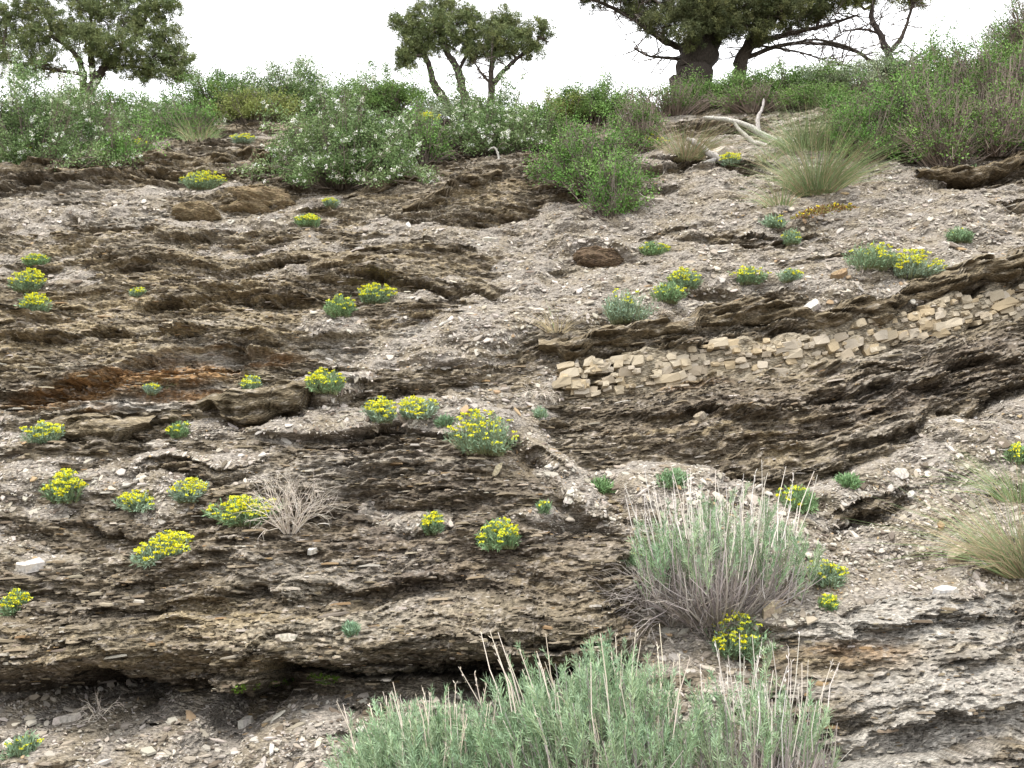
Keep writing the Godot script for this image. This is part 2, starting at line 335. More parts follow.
const SHRUBS := [
	[-4.724, 4.207, -9.504, 1.49, 1.04, "white", "big white-blossomed shrub at the left edge of the crest"],
	[-4.620, 4.710, -10.176, 0.75, 0.67, "twiggy", "bare purplish twiggy shrub between the left blossomed shrub and the left juniper"],
	[-3.997, 4.294, -9.580, 0.84, 0.38, "sparse", "low olive shrub hanging over the left crest ledge"],
	[-3.717, 5.116, -10.740, 0.79, 0.49, "sparse", "small green shrub left of the dead twigs on the crest"],
	[-1.567, 3.857, -9.032, 1.31, 0.96, "white", "large white-blossomed shrub hanging over the tan ledges"],
	[-0.923, 4.343, -9.616, 0.54, 0.57, "sparse", "small bright green shrub above the bare roots"],
	[-0.258, 4.537, -9.852, 0.99, 0.81, "white", "white-blossomed shrub in front of the twin junipers"],
	[0.294, 4.650, -10.048, 0.63, 0.52, "green", "low green shrub right of the blossomed one under the twin junipers"],
	[0.677, 3.746, -8.816, 0.84, 0.65, "sparse", "green shrub at the head of the bare central slope"],
	[0.871, 3.275, -8.356, 0.50, 0.50, "sparse", "small bright green shrub hanging lowest on the central slope"],
	[1.304, 4.506, -9.736, 0.55, 0.64, "twiggy", "brown twiggy shrub left of the big juniper trunk"],
	[3.279, 4.003, -8.820, 0.70, 0.60, "sparse", "bright green shrub at the lower left of the right-hand thicket"],
	[3.751, 4.149, -8.964, 0.94, 0.80, "sparse", "leafy green shrub in the middle of the right-hand thicket"],
	[3.880, 3.876, -8.584, 0.81, 0.66, "twiggy", "bare purplish twiggy shrub in front of the right-hand thicket"],
	[4.602, 4.793, -9.648, 1.22, 0.96, "green", "tall green shrub at the top of the right-hand thicket"],
	[4.801, 4.473, -9.172, 1.06, 1.04, "twiggy", "tall brown twiggy shrub at the right edge of the thicket"],
	[-1.868, 4.119, -9.236, 0.67, 0.49, "twiggy", "brown twiggy edge left of the hanging white-blossomed shrub"],
	[4.011, 4.387, -9.144, 0.86, 0.79, "twiggy", "purplish twigs poking from the middle of the right-hand thicket"],
	[4.386, 3.977, -8.592, 0.81, 0.69, "twiggy", "low tangled bare twigs at the bottom right of the thicket"],
	[6.702, 6.733, -11.896, 1.27, 0.99, "twiggy", "dark bare shrub in the top right corner"],
	[-4.891, 6.025, -12.100, 1.40, 0.25, "green", "green shrub below the right side of the left juniper"],
	[-3.628, 6.015, -12.000, 1.39, 0.53, "green", "rounded green shrub in the middle of the left crest"],
	[-2.823, 6.025, -12.200, 1.67, 0.82, "white", "white-blossomed shrub on the skyline left of the twin junipers"],
	[-1.544, 5.910, -11.800, 1.12, 0.58, "green", "tall green shrub on the skyline left of the twin junipers' trunks"],
	[1.054, 5.730, -11.600, 0.98, 0.54, "green", "dark green shrub on the skyline left of the big juniper"],
	[1.992, 5.940, -11.800, 1.12, 0.33, "twiggy", "brown twiggy shrub at the foot of the big juniper trunk"],
	[2.655, 6.175, -12.000, 1.14, 0.34, "green", "green shrub between the big juniper trunk and the log"],
	[3.462, 6.185, -11.800, 1.50, 0.30, "green", "broad green shrub behind the grey log"],
	[3.997, 6.120, -11.600, 1.11, 0.31, "grey", "grey-green shrub left of the thin bare-limbed tree"],
	[4.831, 6.380, -11.800, 1.25, 0.27, "grey", "pale grey-green shrub under the thin bare-limbed tree"],
	[-5.518, 5.730, -11.600, 0.85, 0.30, "grey", "grey-green scrub behind the twiggy shrub under the left juniper"],
	[-4.182, 5.420, -11.200, 1.06, 0.35, "white", "thin white-flecked scrub right of the left juniper"],
	[-3.151, 5.730, -11.600, 0.98, 0.35, "olive", "low olive scrub between the rounded green and white-blossomed crest shrubs"],
	[-0.699, 5.700, -11.600, 0.73, 0.25, "grey", "grey-green scrub at the feet of the twin junipers"],
	[0.613, 5.745, -11.600, 0.85, 0.31, "olive", "low olive scrub left of the dark green skyline shrub"],
	[2.933, 5.790, -11.400, 1.08, 0.25, "twiggy", "twiggy scrub just behind the grey log"],
	[3.683, 5.745, -11.200, 0.95, 0.25, "green", "low green scrub behind the large half-dry grass clump"],
]
const SAGEBRUSH := [
	[-0.251, -0.871, 0.00, 0.655, 0.50, 70, 1.00, 0.28, -0.35, "soft green sagebrush clump at the bottom, left of the others"],
	[0.344, -0.821, 0.00, 0.879, 0.66, 70, 0.95, 0.34, -0.28, "middle green sagebrush with tall dry stalks at the bottom"],
	[0.949, -0.797, 0.00, 0.661, 0.56, 40, 0.32, 0.36, 0.00, "grey woody sagebrush at the bottom beside the layered outcrop"],
	[0.983, -0.073, 0.00, 0.930, 0.56, 110, 0.42, 0.40, 0.06, "tall woody brush with pale dry stalks standing above the bottom sagebrush"],
]
const DEAD_BUSHES := [
	[-1.118, 0.356, 0.232, 0.36, 26, -0.02, "bleached dead bush of curled white twigs on the lower left rock", Color(0.600, 0.540, 0.470)],
	[0.766, -0.092, 0.718, 0.50, 46, -0.05, "leafless grey twig tangle sprawling left from the tall woody brush", Color(0.340, 0.305, 0.285)],
	[0.939, -0.173, 0.282, 0.30, 26, -0.04, "dark woody twigs at the foot of the tall woody brush", Color(0.240, 0.210, 0.190)],
	[0.157, 1.343, 0.392, 0.16, 20, -0.12, "flattened dry twigs at the left end of the pale band", Color(0.600, 0.540, 0.470)],
	[1.055, 2.025, 0.257, 0.12, 12, -0.05, "small tangle of dead twigs beside the round blue-green clump", Color(0.600, 0.540, 0.470)],
	[-1.847, -0.490, 0.179, 0.14, 9, -0.10, "wispy dead twigs on the talus at the bottom left", Color(0.600, 0.540, 0.470)],
	[-1.734, 4.010, 0.572, 0.22, 14, -0.08, "dead brown twigs under the hanging white-blossomed shrub", Color(0.600, 0.540, 0.470)],
	[-0.820, 3.913, 0.660, 0.20, 16, -0.10, "bare roots and twigs on the knob left of the bent white twig", Color(0.600, 0.540, 0.470)],
	[-4.863, 7.659, 0.634, 0.50, 5, 0.02, "thin dead branches standing on the left crest", Color(0.600, 0.540, 0.470)],
]
const GRASSES := [
	[2.659, 3.493, 0.00, 0.700, 0.68, 900, 0.60, 0.02, "large half-dry grass clump at the top of the upper scree"],
	[2.772, 4.171, 0.00, 0.848, 0.50, 600, 0.80, -0.05, "green grass behind the large half-dry clump"],
	[2.243, 3.276, 0.00, 0.422, 0.30, 170, 0.55, -0.20, "short grass left of the rusty mat plant"],
	[3.458, 4.545, 0.00, 1.186, 0.50, 700, 0.90, 0.10, "grey-green grass patch left of the right-hand thicket"],
	[1.704, 4.238, 0.00, 0.549, 0.46, 480, 0.25, 0.10, "straw-coloured grass clump right of the twiggy shrub by the log"],
	[2.493, 0.133, 0.00, 0.505, 0.58, 900, 0.45, -0.10, "big arching grass clump at the right edge"],
	[2.673, 0.531, 0.00, 0.318, 0.40, 170, 0.80, -0.22, "loose green grass above the big clump at the right edge"],
	[-3.356, 4.864, 0.00, 0.645, 0.30, 200, 0.70, 0.00, "pale green grass on the crest above the left ledge"],
	[0.304, 1.844, 0.00, 0.249, 0.26, 70, 0.03, -0.10, "wispy straw grass on the pale scree left of the right ledge"],
	[-0.617, -0.626, 0.00, 0.243, 0.20, 40, 0.10, -0.30, "sparse straw grass on the talus left of the bottom sagebrush"],
	[2.424, 4.064, 0.00, 0.376, 0.20, 120, 0.50, 0.00, "short dry grass beside the end of the log"],
	[-2.232, 1.349, 0.00, 0.077, 0.10, 14, 0.60, 0.00, "little tuft of blades on the orange-stained beds"],
]
const STONES := [
	[-0.084, 0.723, 0.061, 0.012, 0.35, 60, 1, Color(0.62, 0.54, 0.38), "upright pale splinter of stone on the central rock nose"],
	[0.318, 0.540, 0.054, 0.030, 0.60, 10, 0, Color(0.74, 0.70, 0.64), "white stone in the scree gully by the dark green tuft"],
	[0.236, 0.763, 0.069, 0.020, 0.50, -10, 0, Color(0.74, 0.70, 0.64), "white flat chip on top of the central rock nose"],
	[2.164, 2.084, 0.087, 0.030, 0.60, 15, 0, Color(0.70, 0.66, 0.60), "flat pale slab lying on the lip of the right ledge"],
	[2.135, 0.687, 0.072, 0.030, 0.60, 20, 0, Color(0.66, 0.61, 0.54), "flat white stone on the streak of scree at right"],
	[2.175, 0.562, 0.032, 0.035, 0.80, 40, 0, Color(0.74, 0.71, 0.66), "small round white stone on the dark beds at right"],
	[2.191, 0.218, 0.079, 0.050, 0.65, 25, 0, Color(0.58, 0.49, 0.36), "tan slab beside the big grass clump at the right edge"],
	[2.014, 0.047, 0.079, 0.025, 0.50, 5, 0, Color(0.72, 0.69, 0.64), "long white slab above the grey layered outcrop"],
	[2.187, 0.376, 0.036, 0.025, 0.60, 70, 0, Color(0.46, 0.29, 0.17), "small orange-brown stone on the lower right scree"],
	[1.212, -0.044, 0.079, 0.050, 0.45, 35, 0, Color(0.60, 0.50, 0.36), "tan block against the foot of the tall woody brush"],
	[-0.976, -0.151, 0.065, 0.020, 0.40, 8, 0, Color(0.66, 0.60, 0.50), "pale sliver of stone on the edge above the overhang"],
	[-0.973, 0.245, 0.034, 0.020, 0.60, 30, 0, Color(0.70, 0.66, 0.60), "small white chip below the bleached dead bush"],
	[-2.437, 0.175, 0.101, 0.030, 0.60, 0, 0, Color(0.62, 0.57, 0.52), "broad pale slab on the scree near the left edge"],
	[-0.185, 2.979, 0.092, 0.030, 0.50, 10, 0, Color(0.60, 0.55, 0.48), "pale stone under the central knob"],
	[1.997, 4.283, 0.147, 0.050, 0.50, 20, 0, Color(0.66, 0.60, 0.52), "bleached slab at the end of the lower log"],
	[1.178, 1.130, 0.056, 0.030, 0.50, 5, 0, Color(0.42, 0.36, 0.28), "brown stone stuck in the dark beds under the pale band"],
	[2.408, 2.350, 0.081, 0.040, 0.60, 12, 0, Color(0.36, 0.26, 0.16), "rusty flat stone left of the large blue-green clump"],
	[-1.973, -0.514, 0.080, 0.030, 0.40, 30, 0, Color(0.60, 0.55, 0.49), "long grey slab on the talus in the bottom left"],
	[-1.217, -0.544, 0.051, 0.030, 0.60, 60, 0, Color(0.68, 0.64, 0.58), "pale flat stone on the talus below the overhang"],
]
const BOULDERS := [
	[-2.286, 3.488, 0.304, 0.143, Color(0.40, 0.31, 0.19), "rounded tan boulder standing out of the upper left slope"],
	[-2.762, 3.307, 0.217, 0.087, Color(0.36, 0.28, 0.17), "low tan boulder left of the larger rounded one"],
	[0.725, 2.704, 0.209, 0.113, Color(0.21, 0.15, 0.10), "dark rust-brown boulder in the upper scree"],
]
const MAT_PLANTS := [
	[2.543, 3.100, 0.542, "low rust and yellow mat plant on the upper scree"],
]
const MOSS := [
	[-0.885, -0.345, 0.079, "bright green moss under the low overhang, right patch"],
	[-1.139, -0.373, 0.056, "bright green moss under the low overhang, left patch"],
]
# ---------------------------------------------------------------- terrain
const FOCAL := 1027.0
const GRID_STEP := 0.05
const GRID_X0 := -8.0
const GRID_Y0 := -1.7
const GRID_W := 321
const GRID_H := 196
const MODELLED := [0, 1, 2, 3, 9, 18, 19]   # ledges with a slab of their own, see rock_ledge
const COLUMNS := 920
var channels := []          # six coarse fields: scree depth, bulge, tan, orange, grey, dark
var ledge_lips := []        # per ledge: lip height sampled along x, and how much of it is left there
var ledge_box := []
var row_y := PackedFloat32Array()
var row_half := PackedFloat32Array()
var surf_z := PackedFloat32Array()
var surf_scree := PackedByteArray()
var n_a := FastNoiseLite.new()
var n_b := FastNoiseLite.new()
var n_f := FastNoiseLite.new()

func rise(x: float) -> float:
	return 0.10 * pow(maxf(0.0, x - 1.2), 1.25)

func bank_depth(x: float, y: float) -> float:
	y -= rise(x)
	if y < 4.13:
		return 5.5 + (y - 0.33) / 0.983
	if y < 6.0:
		return 9.366 + (y - 4.13) / 0.70
	return 12.037 + (y - 6.0) / 0.12

func paint_channels() -> void:
	for c in 6:
		var f := PackedFloat32Array()
		f.resize(GRID_W * GRID_H)
		f.fill(-0.008 if c == 0 else 0.0)
		channels.append(f)
	for e in BLOBS:
		var ch: int = e[0]
		var f: PackedFloat32Array = channels[ch]
		var rx: float = e[3]
		var ry: float = e[4]
		var cs := cos(deg_to_rad(e[5]))
		var sn := sin(deg_to_rad(e[5]))
		var reach := maxf(rx, ry)
		var i0 := maxi(0, int((e[1] - reach - GRID_X0) / GRID_STEP))
		var i1 := mini(GRID_W - 1, int((e[1] + reach - GRID_X0) / GRID_STEP) + 1)
		var j0 := maxi(0, int((e[2] - reach - GRID_Y0) / GRID_STEP))
		var j1 := mini(GRID_H - 1, int((e[2] + reach - GRID_Y0) / GRID_STEP) + 1)
		for j in range(j0, j1 + 1):
			for i in range(i0, i1 + 1):
				var dx: float = GRID_X0 + i * GRID_STEP - e[1]
				var dy: float = GRID_Y0 + j * GRID_STEP - e[2]
				var u := (dx * cs + dy * sn) / rx
				var v := (-dx * sn + dy * cs) / ry
				var r := u * u + v * v
				if r < 1.0:
					var w := 1.0 - r * r
					f[j * GRID_W + i] += float(e[6]) * w * w
		channels[ch] = f

func channel(f: PackedFloat32Array, x: float, y: float) -> float:
	var u := clampf((x - GRID_X0) / GRID_STEP, 0.0, GRID_W - 1.001)
	var v := clampf((y - GRID_Y0) / GRID_STEP, 0.0, GRID_H - 1.001)
	var i := int(u)
	var j := int(v)
	u -= i
	v -= j
	var k := j * GRID_W + i
	return lerpf(lerpf(f[k], f[k + 1], u), lerpf(f[k + GRID_W], f[k + GRID_W + 1], u), v)

func prepare_ledges() -> void:
	for n in LEDGES.size():
		var pts: Array = LEDGES[n][4]
		var lip := PackedFloat32Array()
		var amount := PackedFloat32Array()
		var lo: float = pts[0]
		var hi: float = pts[pts.size() - 2]
		var ymin := 99.0
		var ymax := -99.0
		var count := int((hi - lo) / 0.02) + 2
		for k in count:
			var x := lo + k * 0.02
			var y: float = pts[1]
			for q in range(0, pts.size() - 2, 2):
				if x >= pts[q]:
					var t: float = clampf((x - pts[q]) / maxf(0.001, pts[q + 2] - pts[q]), 0, 1)
					t = t * t * (3.0 - 2.0 * t)
					y = lerpf(pts[q + 1], pts[q + 3], t)
			y += 0.05 * n_a.get_noise_2d(x * 2.0, n * 9.7) + 0.012 * n_a.get_noise_2d(x * 9.0, n * 5.1)
			var fade := smoothstep(0.0, 0.42, x - lo) * smoothstep(0.0, 0.42, hi - x)
			var broken := 0.78 + 0.5 * n_a.get_noise_2d(x * 1.3, 40.0 + n * 7.7)
			lip.append(y)
			amount.append(fade * clampf(broken, 0.5, 1.1))
			ymin = minf(ymin, y)
			ymax = maxf(ymax, y)
		ledge_lips.append([lip, amount])
		var P: float = LEDGES[n][0]
		ledge_box.append([lo, hi, ymin - LEDGES[n][1] - 2.2 * LEDGES[n][3], ymax + P])

# centre line of the pale bed at x, and how much of it is left there
func pale_bed(x: float) -> Vector2:
	var n := PALE_BAND.size()
	if x <= PALE_BAND[0][0] or x >= PALE_BAND[n - 1][0]:
		return Vector2.ZERO
	for q in n - 1:
		if x < PALE_BAND[q + 1][0]:
			var t: float = (x - PALE_BAND[q][0]) / (PALE_BAND[q + 1][0] - PALE_BAND[q][0])
			return Vector2(lerpf(PALE_BAND[q][1], PALE_BAND[q + 1][1], t), smoothstep(0.0, 0.5, x - PALE_BAND[0][0]))
	return Vector2.ZERO

func build_terrain() -> void:
	n_a.seed = 11
	n_a.frequency = 1.0
	n_a.noise_type = FastNoiseLite.TYPE_SIMPLEX
	n_a.fractal_type = FastNoiseLite.FRACTAL_NONE
	n_b.seed = 23
	n_b.frequency = 1.0
	n_b.noise_type = FastNoiseLite.TYPE_SIMPLEX
	n_b.fractal_type = FastNoiseLite.FRACTAL_NONE
	n_f.seed = 37
	n_f.frequency = 1.0
	n_f.noise_type = FastNoiseLite.TYPE_SIMPLEX
	n_f.fractal_type = FastNoiseLite.FRACTAL_FBM
	n_f.fractal_octaves = 3
	paint_channels()
	prepare_ledges()
	# rows: closer together low on the bank, where it is near
	var y := -1.62
	while y < 6.9:
		row_y.append(y)
		var d := bank_depth(0.0, y)
		row_half.append(0.5 * d + 0.95 + 0.15 * maxf(0.0, d - 7.0))
		var slope := (bank_depth(0.0, y + 0.01) - d) / 0.01
		y += minf(1.32 * d / FOCAL, 0.09 / slope) if y > -1.15 else 0.03
	var rows := row_y.size()
	var count := rows * COLUMNS
	var verts := PackedVector3Array()
	var cols := PackedColorArray()
	verts.resize(count)
	cols.resize(count)
	surf_z.resize(count)
	surf_scree.resize(count)
	var f_scree: PackedFloat32Array = channels[0]
	var f_bulge: PackedFloat32Array = channels[1]
	var f_tan: PackedFloat32Array = channels[2]
	var f_org: PackedFloat32Array = channels[3]
	var f_gry: PackedFloat32Array = channels[4]
	var f_drk: PackedFloat32Array = channels[5]
	var c_dark := Color(0.235, 0.197, 0.147)
	var c_brown := Color(0.415, 0.35, 0.25)
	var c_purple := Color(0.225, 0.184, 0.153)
	var c_tan := Color(0.52, 0.42, 0.265)
	var c_grey := Color(0.60, 0.565, 0.51)
	var c_pale := Color(0.62, 0.545, 0.42)
	var c_orange := Color(0.56, 0.33, 0.15)
	var c_scree := Color(0.49, 0.44, 0.385)
	for j in rows:
		y = row_y[j]
		var half := row_half[j]
		var near_ledges := []
		for n in LEDGES.size():
			if y > ledge_box[n][2] - 0.2 and y < ledge_box[n][3] + 0.2:
				near_ledges.append(n)
		var dip_on := smoothstep(0.3, 1.2, y)
		for i in COLUMNS:
			var x := (2.0 * i / (COLUMNS - 1.0) - 1.0) * half
			var base := -bank_depth(x, y)
			var sp := x - 0.3
			var soft := (sp + sqrt(sp * sp + 0.35)) * 0.5
			var wide := n_a.get_noise_2d(x * 0.7, y * 0.9)
			var b := y - 0.02 * x - 0.17 * soft * dip_on + 0.06 * wide + 0.012 * n_b.get_noise_2d(x * 1.8, y * 3.0) + 0.003 * n_b.get_noise_2d(x * 11.0, y * 17.0)
			var keen := clampf(0.75 + 0.9 * n_b.get_noise_2d(x * 0.9 + 31.0, y * 1.3), 0.3, 1.3)
			# beds within beds: each bed's edge stands out by its own ragged amount
			var q := b / 0.31
			var k := floorf(q)
			var fr := q - k
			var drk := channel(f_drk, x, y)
			var even := 1.0 - 0.72 * clampf(channel(f_gry, x, y), 0.0, 1.0)
			var rock := even * 0.12 * n_a.get_noise_2d(x * 0.4, k * 17.3) + (fr - 0.5) * 0.31 * 0.40
			q = b / 0.125 + 0.25 * wide
			k = floorf(q)
			fr = q - k
			var bed := k
			var tone := n_a.get_noise_2d(x * 0.35 + 60.0, k * 23.1)
			rock += even * keen * (0.055 * n_a.get_noise_2d(x * 0.6 + 9.0, k * 11.1) + (fr - 0.5) * 0.09)
			q = b / 0.027
			k = floorf(q)
			rock += even * keen * 0.038 * n_b.get_noise_2d(x * 2.9, k * 5.7)
			var tone2 := n_b.get_noise_2d(x * 1.1 + 90.0, k * 3.9)
			q = b / 0.0105
			k = floorf(q)
			rock += 0.018 * n_a.get_noise_2d(x * 8.0, k * 3.3)
			rock += 0.025 * n_f.get_noise_2d(x * 1.6, y * 2.4) + (0.010 + 0.026 * clampf(drk, 0.0, 1.0)) * n_f.get_noise_2d(x * 9.0, y * 17.0)
			var bulge := channel(f_bulge, x, y)
			rock += bulge
			var bias := minf(channel(f_scree, x, y), 0.15)
			for n in near_ledges:
				var box: Array = ledge_box[n]
				if x <= box[0] or x >= box[1]:
					continue
				var li := int((x - box[0]) / 0.02)
				var dl: float = ledge_lips[n][0][li] - y
				var am: float = ledge_lips[n][1][li]
				var L: Array = LEDGES[n]
				var P: float = L[0] * am * (0.3 if n in MODELLED else 1.0)
				var T: float = L[1]
				var V: float = L[3]
				if dl > T or dl < 0.0:
					dl = floorf((dl + 0.012 * tone2) / 0.017) * 0.017 + 0.004
				if dl < 0.0:
					if -dl < P * 0.9:
						rock += P * (1.0 + dl / (P * 0.9))
				elif dl < T:
					rock += P * (1.0 - 0.25 * maxf(0.0, 1.0 - dl / 0.05))
					bias -= 0.25 * am
				elif dl < T + V:
					var s := clampf((dl - T) / minf(0.07, 0.7 * V), 0.0, 1.0)
					rock += P - (P + L[2] * am) * s
					bias -= (0.25 + 0.3 * s) * am
				elif dl < T + 2.2 * V:
					var s := 1.0 - (dl - T - V) / (1.2 * V)
					rock -= L[2] * am * s
					bias -= 0.4 * am * s * s
			var pale := 0.0
			if y > 1.0 and y < 3.6 and x > 0.2:
				var bedline := pale_bed(x)
				if bedline.y > 0.0:
					pale = bedline.y * (1.0 - smoothstep(0.105, 0.15, absf(y - bedline.x) + 0.05 * n_a.get_noise_2d(x * 3.0, 77.0)))
					rock = lerpf(rock, -bank_depth(x, bedline.x) - base - 0.03 + 0.02 * n_f.get_noise_2d(x * 6.0, y * 9.0), pale)
					bias -= 0.3 * pale
			var loose := bias + 0.85 * bulge + 0.10 * n_f.get_noise_2d(x * 1.3 + 5.0, y * 1.7) + 0.024 * n_f.get_noise_2d(x * 5.0, y * 12.0) + 0.007 * n_b.get_noise_2d(x * 38.0, y * 60.0)
			var z := base + maxf(rock, loose)
			var at := j * COLUMNS + i
			verts[at] = Vector3(x, y + 0.016 * n_f.get_noise_3d(x * 5.0, y * 3.0, z * 9.0), z)
			surf_z[at] = z
			var grit := n_b.get_noise_3d(x * 30.0, y * 42.0, z * 30.0)
			var c: Color
			if loose > rock:
				surf_scree[at] = 1
				c = c_scree.lerp(c_brown, clampf(0.22 + 0.9 * n_f.get_noise_2d(x * 3.0, y * 4.0 + 7.0) + 0.35 * grit, 0.0, 0.8))
			else:
				surf_scree[at] = 0
				var speck := n_f.get_noise_3d(x * 6.0 + 3.0, y * 18.0, z * 5.0)
				c = c_dark.lerp(c_brown, clampf(0.5 + 1.0 * tone + 0.6 * tone2, 0, 1))
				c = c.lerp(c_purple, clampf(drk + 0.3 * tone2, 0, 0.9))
				c = c.lerp(c_tan, clampf(channel(f_tan, x, y) * (0.55 + 0.7 * tone2 + 0.9 * speck) + 0.5 * maxf(0, tone2 - 0.35), 0, 0.9))
				c = c.lerp(c_grey, clampf(channel(f_gry, x, y) * (0.85 + 0.6 * tone + 0.7 * speck) + 0.7 * maxf(0, tone - 0.45), 0, 0.9))
				c = c.lerp(c_orange, clampf(channel(f_org, x, y) * (1.0 + 1.2 * speck) + 0.5 * maxf(0, speck - 0.45), 0, 0.85))
				c = c.lerp(c_scree, clampf(2.4 * (speck + 0.5 * grit - 0.27), 0, 0.8))
				c = c.lerp(c_pale, pale * clampf(0.75 + 0.5 * speck, 0.3, 0.95))
				c = c * (1.0 + 0.35 * grit)
			c.a = 1.0
			cols[at] = c
	# normals
	var norms := PackedVector3Array()
	norms.resize(count)
	for j in rows:
		var ja := maxi(0, j - 1) * COLUMNS
		var jb := mini(rows - 1, j + 1) * COLUMNS
		for i in COLUMNS:
			var ia := maxi(0, i - 1)
			var ib := mini(COLUMNS - 1, i + 1)
			var at := j * COLUMNS
			norms[at + i] = (verts[at + ib] - verts[at + ia]).cross(verts[jb + i] - verts[ja + i]).normalized()
	var idx := PackedInt32Array()
	idx.resize((rows - 1) * (COLUMNS - 1) * 6)
	var w := 0
	for j in rows - 1:
		for i in COLUMNS - 1:
			var a := j * COLUMNS + i
			idx[w] = a
			idx[w + 1] = a + COLUMNS
			idx[w + 2] = a + COLUMNS + 1
			idx[w + 3] = a
			idx[w + 4] = a + COLUMNS + 1
			idx[w + 5] = a + 1
			w += 6
	var arr := []
	arr.resize(Mesh.ARRAY_MAX)
	arr[Mesh.ARRAY_VERTEX] = verts
	arr[Mesh.ARRAY_NORMAL] = norms
	arr[Mesh.ARRAY_COLOR] = cols
	arr[Mesh.ARRAY_INDEX] = idx
	var mesh := ArrayMesh.new()
	mesh.add_surface_from_arrays(Mesh.PRIMITIVE_TRIANGLES, arr)
	mesh.surface_set_material(0, mats.rock)
	hillside = MeshInstance3D.new()
	hillside.name = "hillside"
	hillside.mesh = mesh
	hillside.set_meta("kind", "structure")
	hillside.set_meta("label", "steep bank of thinly bedded brown shale and pale scree")
	hillside.set_meta("category", "hillside")
	add_child(hillside)
	print("terrain rows ", rows, " ms ", Time.get_ticks_msec())

var hillside: MeshInstance3D

func row_of(y: float) -> int:
	return clampi(row_y.bsearch(y) - 1, 0, row_y.size() - 2)

# the bank's surface at a place across and a height
func on_bank(x: float, y: float) -> Vector3:
	var j := row_of(y)
	var i := clampi(int((x / row_half[j] + 1.0) * 0.5 * (COLUMNS - 1.0)), 0, COLUMNS - 1)
	return Vector3(x, y, surf_z[j * COLUMNS + i])

func is_scree(x: float, y: float) -> bool:
	var j := row_of(y)
	var i := clampi(int((x / row_half[j] + 1.0) * 0.5 * (COLUMNS - 1.0)), 0, COLUMNS - 1)
	return surf_scree[j * COLUMNS + i] == 1

# general slope of the bank there, over a hand's width
func bank_normal(x: float, y: float, r := 0.06) -> Vector3:
	var a := on_bank(x - r, y)
	var b := on_bank(x + r, y)
	var c := on_bank(x, y - r)
	var e := on_bank(x, y + r)
	return (b - a).cross(e - c).normalized()

# ---------------------------------------------------------------- materials
func noise_image(side: int, seed_: int, fx: float, fy: float, lo: float, hi: float, octaves := 5) -> Image:
	var n := FastNoiseLite.new()
	n.seed = seed_
	n.noise_type = FastNoiseLite.TYPE_SIMPLEX
	n.frequency = 1.0
	n.fractal_octaves = octaves
	n.fractal_gain = 0.6
	var im := Image.create(side, side, false, Image.FORMAT_RGB8)
	for y in side:
		for x in side:
			# tile by blending the opposite edges
			var u := x / float(side)
			var v := y / float(side)
			var a := n.get_noise_2d(u * fx, v * fy)
			if u > 0.85:
				a = lerpf(a, n.get_noise_2d((u - 1.0) * fx, v * fy), (u - 0.85) / 0.15)
			if v > 0.85:
				a = lerpf(a, n.get_noise_2d(u * fx, (v - 1.0) * fy), (v - 0.85) / 0.15)
			var t := lerpf(lo, hi, clampf(0.5 + 0.75 * a, 0, 1))
			im.set_pixel(x, y, Color(t, t, t))
	return im

func build_materials() -> void:
	var rock := StandardMaterial3D.new()
	rock.vertex_color_use_as_albedo = true
	rock.roughness = 0.95
	rock.metallic_specular = 0.25
	rock.albedo_texture = ImageTexture.create_from_image(noise_image(512, 3, 24.0, 60.0, 0.45, 1.0))
	rock.heightmap_enabled = true
	rock.heightmap_texture = ImageTexture.create_from_image(noise_image(512, 5, 26.0, 70.0, 0.0, 1.0))
	rock.heightmap_scale = 1.7
	rock.uv1_triplanar = true
	rock.uv1_world_triplanar = true
	rock.uv1_scale = Vector3(0.9, 1.3, 0.9)
	mats.rock = rock
	mats.chip = plain(Color(1, 1, 1), 0.95, true)
	mats.block = plain(Color(1, 1, 1), 0.95, true)
	for m in ["chip", "block"]:
		mats[m].albedo_texture = ImageTexture.create_from_image(noise_image(256, 9, 14.0, 14.0, 0.62, 1.0))
		mats[m].uv1_triplanar = true
		mats[m].uv1_scale = Vector3(3, 3, 3)
	mats.leaf = plain(Color(1, 1, 1), 0.75, true)
	mats.leaf.backlight = Color(0.35, 0.38, 0.2)
	mats.petal = plain(Color(1, 1, 1), 0.7, true)
	mats.petal.backlight = Color(0.3, 0.28, 0.08)
	mats.twig = plain(Color(1, 1, 1), 0.9, true)
	mats.bark = plain(Color(1, 1, 1), 0.95, true)
	mats.bark.albedo_texture = ImageTexture.create_from_image(noise_image(256, 19, 40.0, 8.0, 0.5, 1.0))
	mats.bark.uv1_triplanar = true
	mats.bark.uv1_scale = Vector3(2, 2, 2)
	mats.bark.heightmap_enabled = true
	mats.bark.heightmap_texture = mats.bark.albedo_texture
	mats.bark.heightmap_scale = 2.0
	mats.log = plain(Color(1, 1, 1), 0.9, true)
	mats.log.albedo_texture = mats.bark.albedo_texture
	mats.log.uv1_triplanar = true
	mats.log.uv1_scale = Vector3(3, 3, 3)
	mats.soil = plain(Color(0.52, 0.48, 0.43), 0.95, false)
	mats.soil.albedo_texture = ImageTexture.create_from_image(noise_image(512, 29, 50.0, 50.0, 0.5, 1.0))
	mats.soil.uv1_triplanar = true
	mats.soil.uv1_world_triplanar = true
	mats.soil.uv1_scale = Vector3(0.7, 0.7, 0.7)

func plain(c: Color, rough: float, vertex: bool) -> StandardMaterial3D:
	var m := StandardMaterial3D.new()
	m.albedo_color = c
	m.roughness = rough
	m.metallic_specular = 0.25
	m.vertex_color_use_as_albedo = vertex
	m.cull_mode = BaseMaterial3D.CULL_DISABLED
	return m

